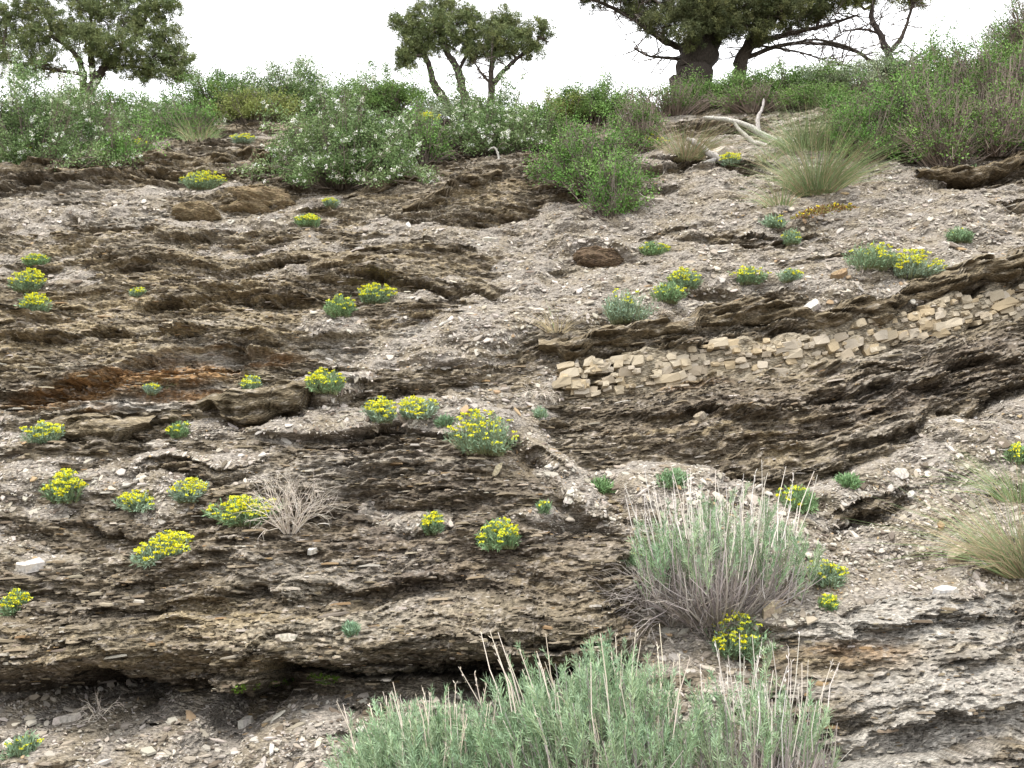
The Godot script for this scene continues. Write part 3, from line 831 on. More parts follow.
# ---------------------------------------------------------------- mesh helpers
class Mesher:
	var v := PackedVector3Array()
	var n := PackedVector3Array()
	var c := PackedColorArray()
	var idx := PackedInt32Array()

	func tri(a: Vector3, b: Vector3, e: Vector3, col: Color) -> void:
		var nn := (e - a).cross(b - a).normalized()
		var k := v.size()
		v.append(a); v.append(b); v.append(e)
		n.append(nn); n.append(nn); n.append(nn)
		c.append(col); c.append(col); c.append(col)
		idx.append(k); idx.append(k + 1); idx.append(k + 2)

	# a leaf: pointed at both ends, slightly folded along its middle
	func leaf(p: Vector3, dir: Vector3, side: Vector3, length: float, width: float, col: Color) -> void:
		var up := side.cross(dir).normalized()
		var mid := p + dir * (length * 0.5) + up * (width * 0.18)
		var l := mid + side * (width * 0.5)
		var r := mid - side * (width * 0.5)
		var tip := p + dir * length
		var nn := -up
		var k := v.size()
		v.append(p); v.append(l); v.append(tip); v.append(r)
		for q in 4:
			n.append(nn)
			c.append(col)
		idx.append(k); idx.append(k + 1); idx.append(k + 2)
		idx.append(k); idx.append(k + 2); idx.append(k + 3)

	# a thin curved blade of three pieces
	func blade(p: Vector3, dir: Vector3, bend: Vector3, length: float, width: float, col: Color) -> void:
		var side := dir.cross(Vector3(0.3, 0.2, 1.0)).normalized() * (width * 0.5)
		var a := p
		var k := v.size()
		for s in 4:
			var t := s / 3.0
			var q := p + dir * (length * t) + bend * (length * t * t)
			var w := side * (1.0 - 0.92 * t)
			v.append(q - w); v.append(q + w)
			var nn := side.cross(dir + bend * t).normalized()
			n.append(nn); n.append(nn)
			c.append(col); c.append(col)
			a = q
		for s in 3:
			var m := k + s * 2
			idx.append(m); idx.append(m + 2); idx.append(m + 1)
			idx.append(m + 1); idx.append(m + 2); idx.append(m + 3)

	# a tapered limb along points with radii
	func limb(pts: Array, radii: Array, sides: int, col: Color) -> void:
		var k := v.size()
		var ref := Vector3(0.31, 0.12, 0.94).normalized()
		for i in pts.size():
			var along: Vector3 = (pts[mini(i + 1, pts.size() - 1)] - pts[maxi(i - 1, 0)]).normalized()
			var a := along.cross(ref)
			if a.length() < 0.1:
				a = along.cross(Vector3.RIGHT)
			a = a.normalized()
			var b := along.cross(a)
			for s in sides:
				var w := TAU * s / sides
				var o := a * cos(w) + b * sin(w)
				v.append(pts[i] + o * float(radii[i]))
				n.append(o)
				c.append(col)
		for i in pts.size() - 1:
			for s in sides:
				var p := k + i * sides + s
				var q := k + i * sides + (s + 1) % sides
				idx.append(p); idx.append(p + sides); idx.append(q)
				idx.append(q); idx.append(p + sides); idx.append(q + sides)

	func commit(m: Material) -> ArrayMesh:
		var arr := []
		arr.resize(Mesh.ARRAY_MAX)
		arr[Mesh.ARRAY_VERTEX] = v
		arr[Mesh.ARRAY_NORMAL] = n
		arr[Mesh.ARRAY_COLOR] = c
		arr[Mesh.ARRAY_INDEX] = idx
		var mesh := ArrayMesh.new()
		mesh.add_surface_from_arrays(Mesh.PRIMITIVE_TRIANGLES, arr)
		mesh.surface_set_material(0, m)
		return mesh

func numbered(called: String) -> String:
	var k: int = used_names.get(called, 0)
	used_names[called] = k + 1
	return called if k == 0 else "%s_%03d" % [called, k]

func thing(called: String, label: String, category: String, at: Vector3, group := "") -> Node3D:
	var o := Node3D.new()
	o.name = numbered(called)
	o.position = at
	o.set_meta("label", label)
	o.set_meta("category", category)
	if group != "":
		o.set_meta("group", group)
	add_child(o)
	return o

func part(called: String, m: Mesher, material: Material, parent: Node3D) -> MeshInstance3D:
	var o := MeshInstance3D.new()
	o.name = called
	o.mesh = m.commit(material)
	parent.add_child(o, true)
	return o

# many copies of one small mesh as a single part (leaf sprays of a crown)
func swarm(called: String, mesh: Mesh, at: Array, col: Array, parent: Node3D) -> void:
	var mm := MultiMesh.new()
	mm.transform_format = MultiMesh.TRANSFORM_3D
	mm.use_colors = true
	mm.mesh = mesh
	mm.instance_count = at.size()
	for q in at.size():
		mm.set_instance_transform(q, at[q])
		mm.set_instance_color(q, col[q])
	var o := MultiMeshInstance3D.new()
	o.name = called
	o.multimesh = mm
	o.set_meta("kind", "stuff")
	parent.add_child(o, true)

# a basis whose y runs along `dir`, turned at random about it
func along(dir: Vector3, size: float) -> Basis:
	var s := side_of(dir)
	return Basis(s * size, dir * size, s.cross(dir) * size)

func rand_dir() -> Vector3:
	var z := rng.randf_range(-1, 1)
	var a := rng.randf() * TAU
	var r := sqrt(1.0 - z * z)
	return Vector3(r * cos(a), z, r * sin(a))

func tint(c: Color, spread: float) -> Color:
	var k := 1.0 + rng.randf_range(-spread, spread)
	return Color(c.r * k * (1.0 + rng.randf_range(-0.04, 0.04)), c.g * k, c.b * k * (1.0 + rng.randf_range(-0.06, 0.06)))

func side_of(dir: Vector3) -> Vector3:
	var s := dir.cross(rand_dir())
	return s.normalized() if s.length() > 0.05 else dir.cross(Vector3.UP + Vector3(0.1, 0, 0.2)).normalized()

# ---------------------------------------------------------------- loose rock
var flakes := []            # thin irregular flakes of unit radius and unit thickness

func make_flake(sides: int, uneven: float) -> ArrayMesh:
	var m := Mesher.new()
	var top := []
	var low := []
	var a0 := rng.randf() * TAU
	for s in sides:
		var a := a0 + TAU * (s + rng.randf_range(-0.3, 0.3)) / sides
		var r := rng.randf_range(1.0 - uneven, 1.0)
		top.append(Vector3(cos(a) * r * 0.92, 0.5 + rng.randf_range(-0.45, 0.1), sin(a) * r * 0.92))
		low.append(Vector3(cos(a) * r, -0.5, sin(a) * r))
	var mid := Vector3(0, 0.55, 0)
	for s in sides:
		var e := (s + 1) % sides
		m.tri(mid, top[s], top[e], Color.WHITE)
		m.tri(top[s], low[s], low[e], Color.WHITE)
		m.tri(top[s], low[e], top[e], Color.WHITE)
		if s > 0 and s < sides - 1:
			m.tri(low[0], low[e], low[s], Color.WHITE)
	return m.commit(mats.chip)

func frame(up: Vector3, turn: float) -> Basis:
	var x := up.cross(Vector3(sin(turn), 0.0, cos(turn))).normalized()
	return Basis(x, up, x.cross(up).normalized())

func chip_color() -> Color:
	var r := rng.randf()
	var c := Color(0.585, 0.535, 0.47)
	if r > 0.5:
		c = Color(0.44, 0.39, 0.325)
	if r > 0.74:
		c = Color(0.20, 0.165, 0.13)
	if r > 0.965:
		c = Color(0.46, 0.34, 0.21)
	return tint(c, 0.2)

func build_rocks() -> void:
	for k in 8:
		flakes.append(make_flake(5 + k % 3, 0.62))
	# loose flakes on the scree, and splinters of the beds
	var at := []
	var col := []
	for k in flakes.size():
		at.append([])
		col.append([])
	var rows := row_y.size()
	var big := []
	for t in 190000:
		var j := rng.randi_range(20, rows - 20)
		var i := rng.randi_range(2, COLUMNS - 3)
		var y := row_y[j]
		if y > 6.1:
			continue
		var x := (2.0 * i / (COLUMNS - 1.0) - 1.0) * row_half[j]
		var p := Vector3(x, y, surf_z[j * COLUMNS + i])
		var kind := rng.randi() % flakes.size()
		if surf_scree[j * COLUMNS + i] == 1:
			var s := minf(0.0088 * pow(rng.randf() + 0.003, -0.42), 0.055)
			var up := ((bank_normal(x, y, 0.10) + Vector3(0, 0.35, 0.2)) + rand_dir() * 0.26).normalized()
			var b := frame(up, rng.randf() * TAU)
			b = b * Basis.from_scale(Vector3(s, s * rng.randf_range(0.08, 0.26), s * rng.randf_range(0.3, 0.75)))
			var c := chip_color()
			if s > 0.045 and big.size() < 150:
				big.append([kind, Transform3D(b, p + up * s * 0.1), c])
			else:
				at[kind].append(Transform3D(b, p + up * s * 0.12))
				col[kind].append(c)
		elif rng.randf() < 0.36 and not (channel(channels[4], x, y) > 0.5 and rng.randf() < 0.75):
			var s := minf(0.0105 * pow(rng.randf() + 0.006, -0.48), 0.11)
			var dip := 0.02 + (0.16 if x > 0.5 and y > 0.8 else 0.0) + rng.randf_range(-0.06, 0.06)
			var up := Vector3(-dip, 1.0, rng.randf_range(-0.12, 0.18)).normalized()
			var b := frame(up, rng.randf_range(-0.8, 0.8))
			b = b * Basis.from_scale(Vector3(s, clampf(s * rng.randf_range(0.1, 0.3), 0.003, 0.011), minf(s, 0.05) * rng.randf_range(0.5, 0.9)))
			var c := tint(Color(0.27, 0.22, 0.155), 0.35)
			var r := rng.randf()
			if r > 0.62:
				c = tint(Color(0.40, 0.34, 0.26), 0.25)
			if r > 0.86:
				c = tint(Color(0.60, 0.545, 0.47), 0.2)
			if r > 0.965:
				c = tint(Color(0.36, 0.25, 0.14), 0.2)
			var tr := Transform3D(b, p + Vector3(0, rng.randf_range(-0.004, 0.004), -minf(s, 0.05) * 0.25))
			if s > 0.075 and big.size() < 300 and x * x < 0.3 * p.z * p.z:
				big.append([kind, tr, c])
			else:
				at[kind].append(tr)
				col[kind].append(c)
	for k in flakes.size():
		var mm := MultiMesh.new()
		mm.transform_format = MultiMesh.TRANSFORM_3D
		mm.use_colors = true
		mm.mesh = flakes[k]
		mm.instance_count = at[k].size()
		for q in at[k].size():
			mm.set_instance_transform(q, at[k][q])
			mm.set_instance_color(q, col[k][q])
		var o := MultiMeshInstance3D.new()
		o.name = "shale_chips"
		o.multimesh = mm
		o.set_meta("kind", "stuff")
		hillside.add_child(o, true)
	# the larger slabs one by one, in a few tones
	var tones := {}
	for e in big:
		var c: Color = e[2]
		var g := clampi(int(c.g * 16.0), 0, 9)
		var key := "%d_%d" % [e[0], g]
		if not tones.has(key):
			var m: StandardMaterial3D = mats.chip.duplicate()
			m.albedo_color = Color(c.r, c.g, c.b).linear_to_srgb()
			m.vertex_color_use_as_albedo = false
			tones[key] = m
		var o := MeshInstance3D.new()
		o.name = "shale_slab"
		o.mesh = flakes[e[0]]
		o.material_override = tones[key]
		o.transform = e[1]
		hillside.add_child(o, true)

# ---------------------------------------------------------------- plants
var sprays := {}

# small bunches of leaves, y along the twig, white so that each copy is tinted
func make_sprays() -> void:
	var m := Mesher.new()
	for k in 34:                                    # juniper: short stubby sprays
		var t := rng.randf()
		var ld := (Vector3(0, 0.7, 0) + rand_dir() * 0.9).normalized()
		m.leaf(Vector3(0, t * 0.10, 0) + rand_dir() * 0.03, ld, side_of(ld), rng.randf_range(0.03, 0.062), rng.randf_range(0.008, 0.015), tint(Color.WHITE, 0.18))
	sprays.juniper = m.commit(mats.leaf)
	m = Mesher.new()
	for k in 16:                                    # broadleaf: oval leaves round a twig end
		var off := rand_dir() * (0.075 * pow(rng.randf(), 0.6))
		var ld := (off.normalized() + Vector3(0, 0.6, 0) + rand_dir() * 0.6).normalized()
		m.leaf(off + Vector3(0, 0.02, 0), ld, side_of(ld), rng.randf_range(0.020, 0.036), rng.randf_range(0.012, 0.020), tint(Color.WHITE, 0.18))
	sprays.broad = m.commit(mats.leaf)
	m = Mesher.new()
	for k in 30:                                    # sagebrush: thin leaves up a sprig
		var t := rng.randf()
		var ld := (Vector3(0, 1.0, 0) + rand_dir() * 0.8).normalized()
		m.leaf(Vector3(0, t * 0.12, 0), ld, side_of(ld), rng.randf_range(0.018, 0.036), rng.randf_range(0.0022, 0.0038), tint(Color.WHITE, 0.18))
	m.limb([Vector3.ZERO, Vector3(0.003, 0.06, 0), Vector3(0, 0.125, 0.002)], [0.0014, 0.0012, 0.0008], 3, Color(0.95, 0.9, 0.8))
	sprays.sage = m.commit(mats.leaf)
	m = Mesher.new()
	for k in 14:                                    # a truss of small white blossom
		var pd := rand_dir()
		m.leaf(rand_dir() * 0.018, pd, side_of(pd), rng.randf_range(0.012, 0.02), rng.randf_range(0.011, 0.017), tint(Color.WHITE, 0.08))
	sprays.blossom = m.commit(mats.petal)

# low cushion of narrow blue-green leaves; the share of stems that end in a yellow head is `bloom`
func flower_plant(e: Array) -> void:
	var at := on_bank(e[0], e[1])
	var w: float = e[2] * 0.93
	var bloom: float = e[3] * rng.randf_range(0.65, 1.05)
	var o := thing("yellow_flower" if bloom > 0.0 else "green_plant", e[4], "flower" if bloom > 0.0 else "plant", at + Vector3(0, -0.01, 0.0), "yellow flowers dotted over the bank" if bloom > 0.0 else "small green plants on the bank")
	var r := w * 0.5
	var h := w * rng.randf_range(0.40, 0.68)
	var green := Color(0.18, 0.29, 0.13).lerp(Color(0.27, 0.36, 0.27), rng.randf())
	if bloom == 0.0:
		green = Color(0.17, 0.29, 0.12).lerp(Color(0.24, 0.34, 0.26), rng.randf())
	var fol := Mesher.new()
	var stm := Mesher.new()
	var flo := Mesher.new()
	var stems := clampi(int(620.0 * w * (1.0 + 0.3 * rng.randf())), 22, 240)
	var lean := Vector3(rng.randf_range(-0.15, 0.15), 0, 0.22)
	var lop := rng.randf() * TAU
	var long_x := rng.randf_range(0.85, 1.2)
	for s in stems:
		var a := rng.randf() * TAU
		var q := sqrt(rng.randf())
		var stretch := 1.0 + 0.25 * sin(a * 2.0 + lop) + 0.22 * sin(a * 3.0 + lop * 2.0) + 0.12 * sin(a * 5.0 + lop * 3.0)
		var root := Vector3(cos(a) * q * r * 0.6, -0.03, sin(a) * q * r * 0.6)
		var tip := Vector3(cos(a) * q * r * stretch, h * sqrt(1.0 - 0.75 * q * q) * rng.randf_range(0.55, 1.12), sin(a) * q * r * stretch) + lean * h
		tip.x *= long_x
		tip.y -= 0.4 * tip.z
		var dir := (tip - root).normalized()
		stm.limb([root, root.lerp(tip, 0.55) + rand_dir() * 0.006, tip], [0.0022, 0.0018, 0.0012], 3, tint(Color(0.22, 0.24, 0.13), 0.2))
		var leaves := 12
		for k in leaves:
			var t := 0.12 + 0.88 * (k + rng.randf()) / leaves
			var ld := (dir * 0.9 + rand_dir() * 0.75).normalized()
			fol.leaf(root.lerp(tip, t), ld, side_of(ld), rng.randf_range(0.020, 0.036), rng.randf_range(0.0045, 0.0075), tint(green, 0.28))
		if rng.randf() < bloom * (0.8 + 0.7 * sin(tip.x / r * 2.3 + lop * 5.0) * (1.0 - bloom * 0.6)) and q < 0.93:
			# a flat-topped cluster of small heads
			var yellow := Color(0.72, 0.66, 0.03).lerp(Color(0.68, 0.72, 0.07), rng.randf())
			for b in rng.randi_range(5, 9):
				var p := tip + Vector3(rng.randf_range(-1, 1), rng.randf_range(0.1, 0.6), rng.randf_range(-1, 1)) * 0.013
				for k in 4:
					var pd := (rand_dir() + Vector3(0, 0.7, 0.2)).normalized()
					flo.leaf(p, pd, side_of(pd), rng.randf_range(0.007, 0.011), rng.randf_range(0.006, 0.009), tint(yellow, 0.16))
	part("stems", stm, mats.twig, o)
	part("foliage", fol, mats.leaf, o)
	if flo.v.size() > 0:
		part("flower_heads", flo, mats.petal, o).set_meta("kind", "stuff")

# rust and yellow matted cushion
func rusty_mat(e: Array) -> void:
	var at := on_bank(e[0], e[1])
	var o := thing("rusty_mat_plant", e[3], "plant", at)
	var fol := Mesher.new()
	var flo := Mesher.new()
	var w: float = e[2]
	for s in 900:
		var u := rng.randf_range(-1, 1)
		var q := rng.randf_range(-1, 1)
		if u * u + q * q > 1.0:
			continue
		var p := Vector3(u * w * 0.5, 0.06 * (1.0 - u * u) * rng.randf() + 0.05 * u + q * -0.05, 0.05 + q * 0.11)
		var ld := (rand_dir() + Vector3(0, 0.6, 0.3)).normalized()
		var c := Color(0.17, 0.09, 0.04)
		var r := rng.randf()
		if r > 0.45:
			c = Color(0.20, 0.20, 0.07)
		if r > 0.8:
			c = Color(0.22, 0.15, 0.05)
		fol.leaf(p, ld, side_of(ld), rng.randf_range(0.02, 0.035), rng.randf_range(0.009, 0.016), tint(c, 0.3))
		if r < 0.025:
			for k in 5:
				var pd := (rand_dir() + Vector3(0, 0.7, 0.2)).normalized()
				flo.leaf(p + Vector3(0, 0.02, 0.01), pd, side_of(pd), 0.015, 0.012, tint(Color(0.62, 0.50, 0.03), 0.2))
	part("foliage", fol, mats.leaf, o)
	part("flower_heads", flo, mats.petal, o).set_meta("kind", "stuff")

# a bending twig that forks; returns the tips
func fork(m: Mesher, p: Vector3, dir: Vector3, length: float, radius: float, depth: int, spread: float, rise_: float, col: Color, tips: Array) -> void:
	var pts := [p]
	var radii := [radius]
	var d := dir
	var q := p
	for s in 3:
		d = (d + rand_dir() * 0.28 * spread + Vector3(0, rise_, 0)).normalized()
		q += d * (length / 3.0)
		pts.append(q)
		radii.append(radius * (1.0 - 0.16 * (s + 1)))
	m.limb(pts, radii, 5 if radius > 0.012 else 3, tint(col, 0.18))
	tips.append([q, d, depth])
	if depth > 0:
		var n := rng.randi_range(2, 3)
		for k in n:
			var at: Vector3 = pts[3] if k == 0 else pts[rng.randi_range(1, 3)]
			fork(m, at, (d + rand_dir() * spread).normalized(), length * rng.randf_range(0.62, 0.85), radius * rng.randf_range(0.5, 0.62), depth - 1, spread, rise_, col, tips)

# leafy shrub: kinds "green", "white" (white blossom), "olive", "grey", "twiggy"
func leafy_shrub(e: Array) -> void:
	var at := Vector3(e[0], e[1], e[2])
	var w: float = e[3]
	var h: float = e[4]
	var kind: String = e[5]
	var o := thing("leafy_shrub", e[6], "shrub", at, "shrubs along the crest")
	var wood := Mesher.new()
	var greens := {"green": [Color(0.096, 0.177, 0.046), Color(0.172, 0.270, 0.083)], "white": [Color(0.129, 0.204, 0.077), Color(0.215, 0.298, 0.134)], "olive": [Color(0.183, 0.221, 0.062), Color(0.268, 0.309, 0.103)],
		"grey": [Color(0.172, 0.232, 0.134), Color(0.268, 0.320, 0.196)], "sparse": [Color(0.096, 0.204, 0.046), Color(0.183, 0.320, 0.088)], "twiggy": [Color(0.091, 0.177, 0.041), Color(0.162, 0.276, 0.072)]}
	var bare := kind == "twiggy"
	var bark := Color(0.245, 0.20, 0.17) if bare else Color(0.19, 0.16, 0.135)
	# an uneven mound that follows the slope; clumps of leaves crowd its outside, twigs fill the inside
	var lump := rng.randf() * 60.0
	var drop := 0.55 if at.z > -11.3 else 0.1
	var at_l := []
	var col_l := []
	var at_b := []
	var col_b := []
	var count := int(clampf(5200.0 * w * h, 900, 6500))
	var leaf_share := 0.32 if bare else (0.5 if kind == "sparse" else 1.0)
	for k in count:
		var d := rand_dir()
		d.y = absf(d.y)
		var edge := 0.84 + 0.75 * n_f.get_noise_3d(d.x * 1.3 + lump, d.y * 1.5, d.z * 1.3) + 0.22 * n_a.get_noise_3d(d.x * 4.0 + lump, d.y * 4.0, d.z * 4.0)
		var rr := edge * pow(rng.randf(), 0.36)
		var p := Vector3(d.x * w * 0.60, d.y * h * 0.98, d.z * w * 0.40) * rr
		p.y += 0.03 - drop * p.z
		if n_b.get_noise_3d(p.x * 4.6 + lump, p.y * 4.6, p.z * 4.6) < -0.14:
			continue
		if k % (3 if bare else (5 if kind == "sparse" else 9)) == 0:
			var root := Vector3(p.x * 0.35 + rng.randf_range(-0.05, 0.05), -0.06 - drop * p.z * 0.3, p.z * 0.35)
			var mid := root.lerp(p, 0.55) + rand_dir() * 0.05 * h
			wood.limb([root, mid, p + (d * 0.06 if k % 5 == 0 else Vector3.ZERO) + rand_dir() * 0.03], [0.008, 0.005, 0.002], 3, tint(bark, 0.25))
			var td := (p - mid).normalized()
			for q in 2:
				var from := mid.lerp(p, rng.randf_range(0.2, 0.9))
				wood.limb([from, from + (td + rand_dir() * 0.7) * 0.06, from + (td + rand_dir() * 0.7) * 0.13], [0.0035, 0.0025, 0.0014], 3, tint(bark, 0.3))
		if rng.randf() < leaf_share:
			var patch: Color = greens[kind][0].lerp(greens[kind][1], clampf(0.5 + 0.9 * n_a.get_noise_3d(p.x * 2.3, p.y * 2.3 + lump, p.z * 2.3), 0, 1))
			at_l.append(Transform3D(along((d + rand_dir() * 0.6 + Vector3(0, 0.5, 0)).normalized(), rng.randf_range(0.6, 0.95)), p))
			col_l.append(tint(patch, 0.25))
		if kind == "white" and rr > edge * 0.86 and rng.randf() < 0.32:
			at_b.append(Transform3D(along(rand_dir(), rng.randf_range(0.6, 1.1)), p + d * 0.03))
			col_b.append(tint(Color(0.84, 0.84, 0.79), 0.06))
	part("branches", wood, mats.twig, o)
	swarm("foliage", sprays.broad, at_l, col_l, o)
	if at_b.size() > 0:
		swarm("blossom", sprays.blossom, at_b, col_b, o)

# grey-green shrub of upright leafy stems, woody below, last year's dry stalks above
func sagebrush(e: Array) -> void:
	var at := on_bank(e[0], e[1]) + Vector3(0, 0, e[2])
	var w: float = e[3]
	var h: float = e[4]
	var stalks: int = e[5]
	var leafy: float = e[6]
	var stalk_h: float = e[7]
	var lean: float = e[8]
	var o := thing("sagebrush", e[9], "shrub", at + Vector3(0, -0.04, 0), "grey-green brush at the foot of the bank")
	var wood := Mesher.new()
	var dry := Mesher.new()
	var straw := Color(0.64, 0.57, 0.48) if leafy > 0.5 else Color(0.62, 0.575, 0.53)
	var grey := Color(0.33, 0.295, 0.28)
	var at_l := []
	var col_l := []
	var stems := int(210 * w * (1.7 if leafy < 0.2 else 1.0))
	for s in stems:
		var a := rng.randf() * TAU
		var q := sqrt(rng.randf())
		var root := Vector3(cos(a) * q * w * 0.16, 0, sin(a) * q * w * 0.14)
		var top := Vector3(cos(a) * q * w * 0.5 + lean * 0.3, h * sqrt(1.0 - 0.62 * q * q) * rng.randf_range(0.62, 1.04), sin(a) * q * w * 0.36 + 0.08)
		var mid := root.lerp(top, 0.5) + Vector3(cos(a), -0.25, sin(a)) * (0.10 * q * w) + rand_dir() * 0.02
		wood.limb([root, root.lerp(mid, 0.6) + rand_dir() * 0.012, mid, mid.lerp(top, 0.55) + rand_dir() * 0.01, top], [0.0064, 0.0052, 0.0038, 0.0026, 0.0015], 4, tint(grey, 0.45))
		# side twigs
		for k in 2:
			var b := root.lerp(mid, rng.randf_range(0.4, 1.0))
			var td := (top - root).normalized() + rand_dir() * 0.8
			wood.limb([b, b + td * 0.06 + rand_dir() * 0.012, b + td * 0.13], [0.0028, 0.0021, 0.0012], 3, tint(grey.lerp(straw, rng.randf() * 0.7), 0.25))
		if rng.randf() < leafy:
			var tone_here := Color(0.23, 0.355, 0.205).lerp(Color(0.36, 0.465, 0.30), rng.randf())
			for br in 7:
				var b0 := mid.lerp(top, rng.randf_range(-0.1, 0.95))
				var bd := ((top - mid).normalized() * 0.6 + rand_dir() * 0.5 + Vector3(lean * 0.2, 0.55, 0.05)).normalized()
				at_l.append(Transform3D(along(bd, rng.randf_range(0.75, 1.25)), b0))
				col_l.append(tint(tone_here, 0.2))
	for s in stalks:
		var a := rng.randf() * TAU
		var q := sqrt(rng.randf())
		var root := Vector3(cos(a) * q * w * 0.42 + lean * 0.2, h * rng.randf_range(0.35, 0.75), sin(a) * q * w * 0.3 + 0.06)
		var dir := Vector3(cos(a) * q * 0.30 + lean * 0.35 + rng.randf_range(-0.1, 0.1), 1.0, sin(a) * q * 0.15 + rng.randf_range(-0.1, 0.1)).normalized()
		var len_ := stalk_h * rng.randf_range(0.5, 1.0)
		var tipp := root + dir * len_
		dry.limb([root, root + dir * len_ * 0.5 + rand_dir() * 0.02, tipp], [0.0026, 0.0021, 0.0013], 4, tint(straw, 0.2))
		if rng.randf() < 0.6:
			for k in rng.randi_range(3, 8):
				var ld := (dir * 0.8 + rand_dir() * 0.5).normalized()
				dry.leaf(tipp - dir * rng.randf_range(0.0, 0.07), ld, side_of(ld), rng.randf_range(0.012, 0.024), 0.004, tint(straw, 0.2))
	part("branches", wood, mats.twig, o)
	if at_l.size() > 0:
		swarm("foliage", sprays.sage, at_l, col_l, o)
	if dry.v.size() > 0:
		part("dry_stalks", dry, mats.twig, o)

# bare bleached bush: forking twigs that curve out and down
func dead_bush(e: Array) -> void:
	var at := on_bank(e[0], e[1])
	var w: float = e[2]
	var h: float = e[3]
	var o := thing("dead_bush", e[6], "bush", at)
	var wood := Mesher.new()
	var tips := []
	for s in int(e[4]):
		var a := rng.randf() * TAU
		var q := sqrt(rng.randf())
		var dir := Vector3(cos(a) * q * w, h * 0.9, sin(a) * q * w * 0.8 + 0.1).normalized()
		fork(wood, Vector3(cos(a) * q * 0.03, -0.02, sin(a) * q * 0.03), dir, h * 0.36, 0.0042, 3, 0.7, float(e[5]), e[7], tips)
	part("twigs", wood, mats.twig, o)

# tuft of thin arching blades
func grass_clump(e: Array) -> void:
	var at := on_bank(e[0], e[1]) + Vector3(0, 0, e[2])
	var w: float = e[3]
	var h: float = e[4]
	var green: float = e[6]
	var lean: float = e[7]
	var o := thing("grass_clump", e[8], "grass", at + Vector3(0, -0.02, 0), "grass clumps on the bank")
	var live := Mesher.new()
	var dead := Mesher.new()
	for s in int(e[5]):
		var a := rng.randf() * TAU
		var q := sqrt(rng.randf())
		var root := Vector3(cos(a) * q * w * 0.24, 0, sin(a) * q * w * 0.22)
		var dir := Vector3(cos(a) * q * 0.75 + lean, 1.0, sin(a) * q * 0.6 + 0.1).normalized()
		dir = (dir + rand_dir() * 0.3).normalized()
		var bend := rand_dir() * 0.3 + Vector3(cos(a) * 0.35 + lean * 0.6, -rng.randf_range(0.15, 0.6), sin(a) * 0.3 + 0.15)
		var len_ := h * rng.randf_range(0.55, 1.12)
		if rng.randf() < green:
			live.blade(root, dir, bend, len_, rng.randf_range(0.004, 0.007), tint(Color(0.17, 0.25, 0.10).lerp(Color(0.25, 0.31, 0.16), rng.randf()), 0.2))
		else:
			dead.blade(root, dir, bend, len_, rng.randf_range(0.0035, 0.006), tint(Color(0.36, 0.30, 0.19), 0.35))
	if live.v.size() > 0:
		part("green_blades", live, mats.leaf, o)
	if dead.v.size() > 0:
		part("dry_blades", dead, mats.leaf, o)

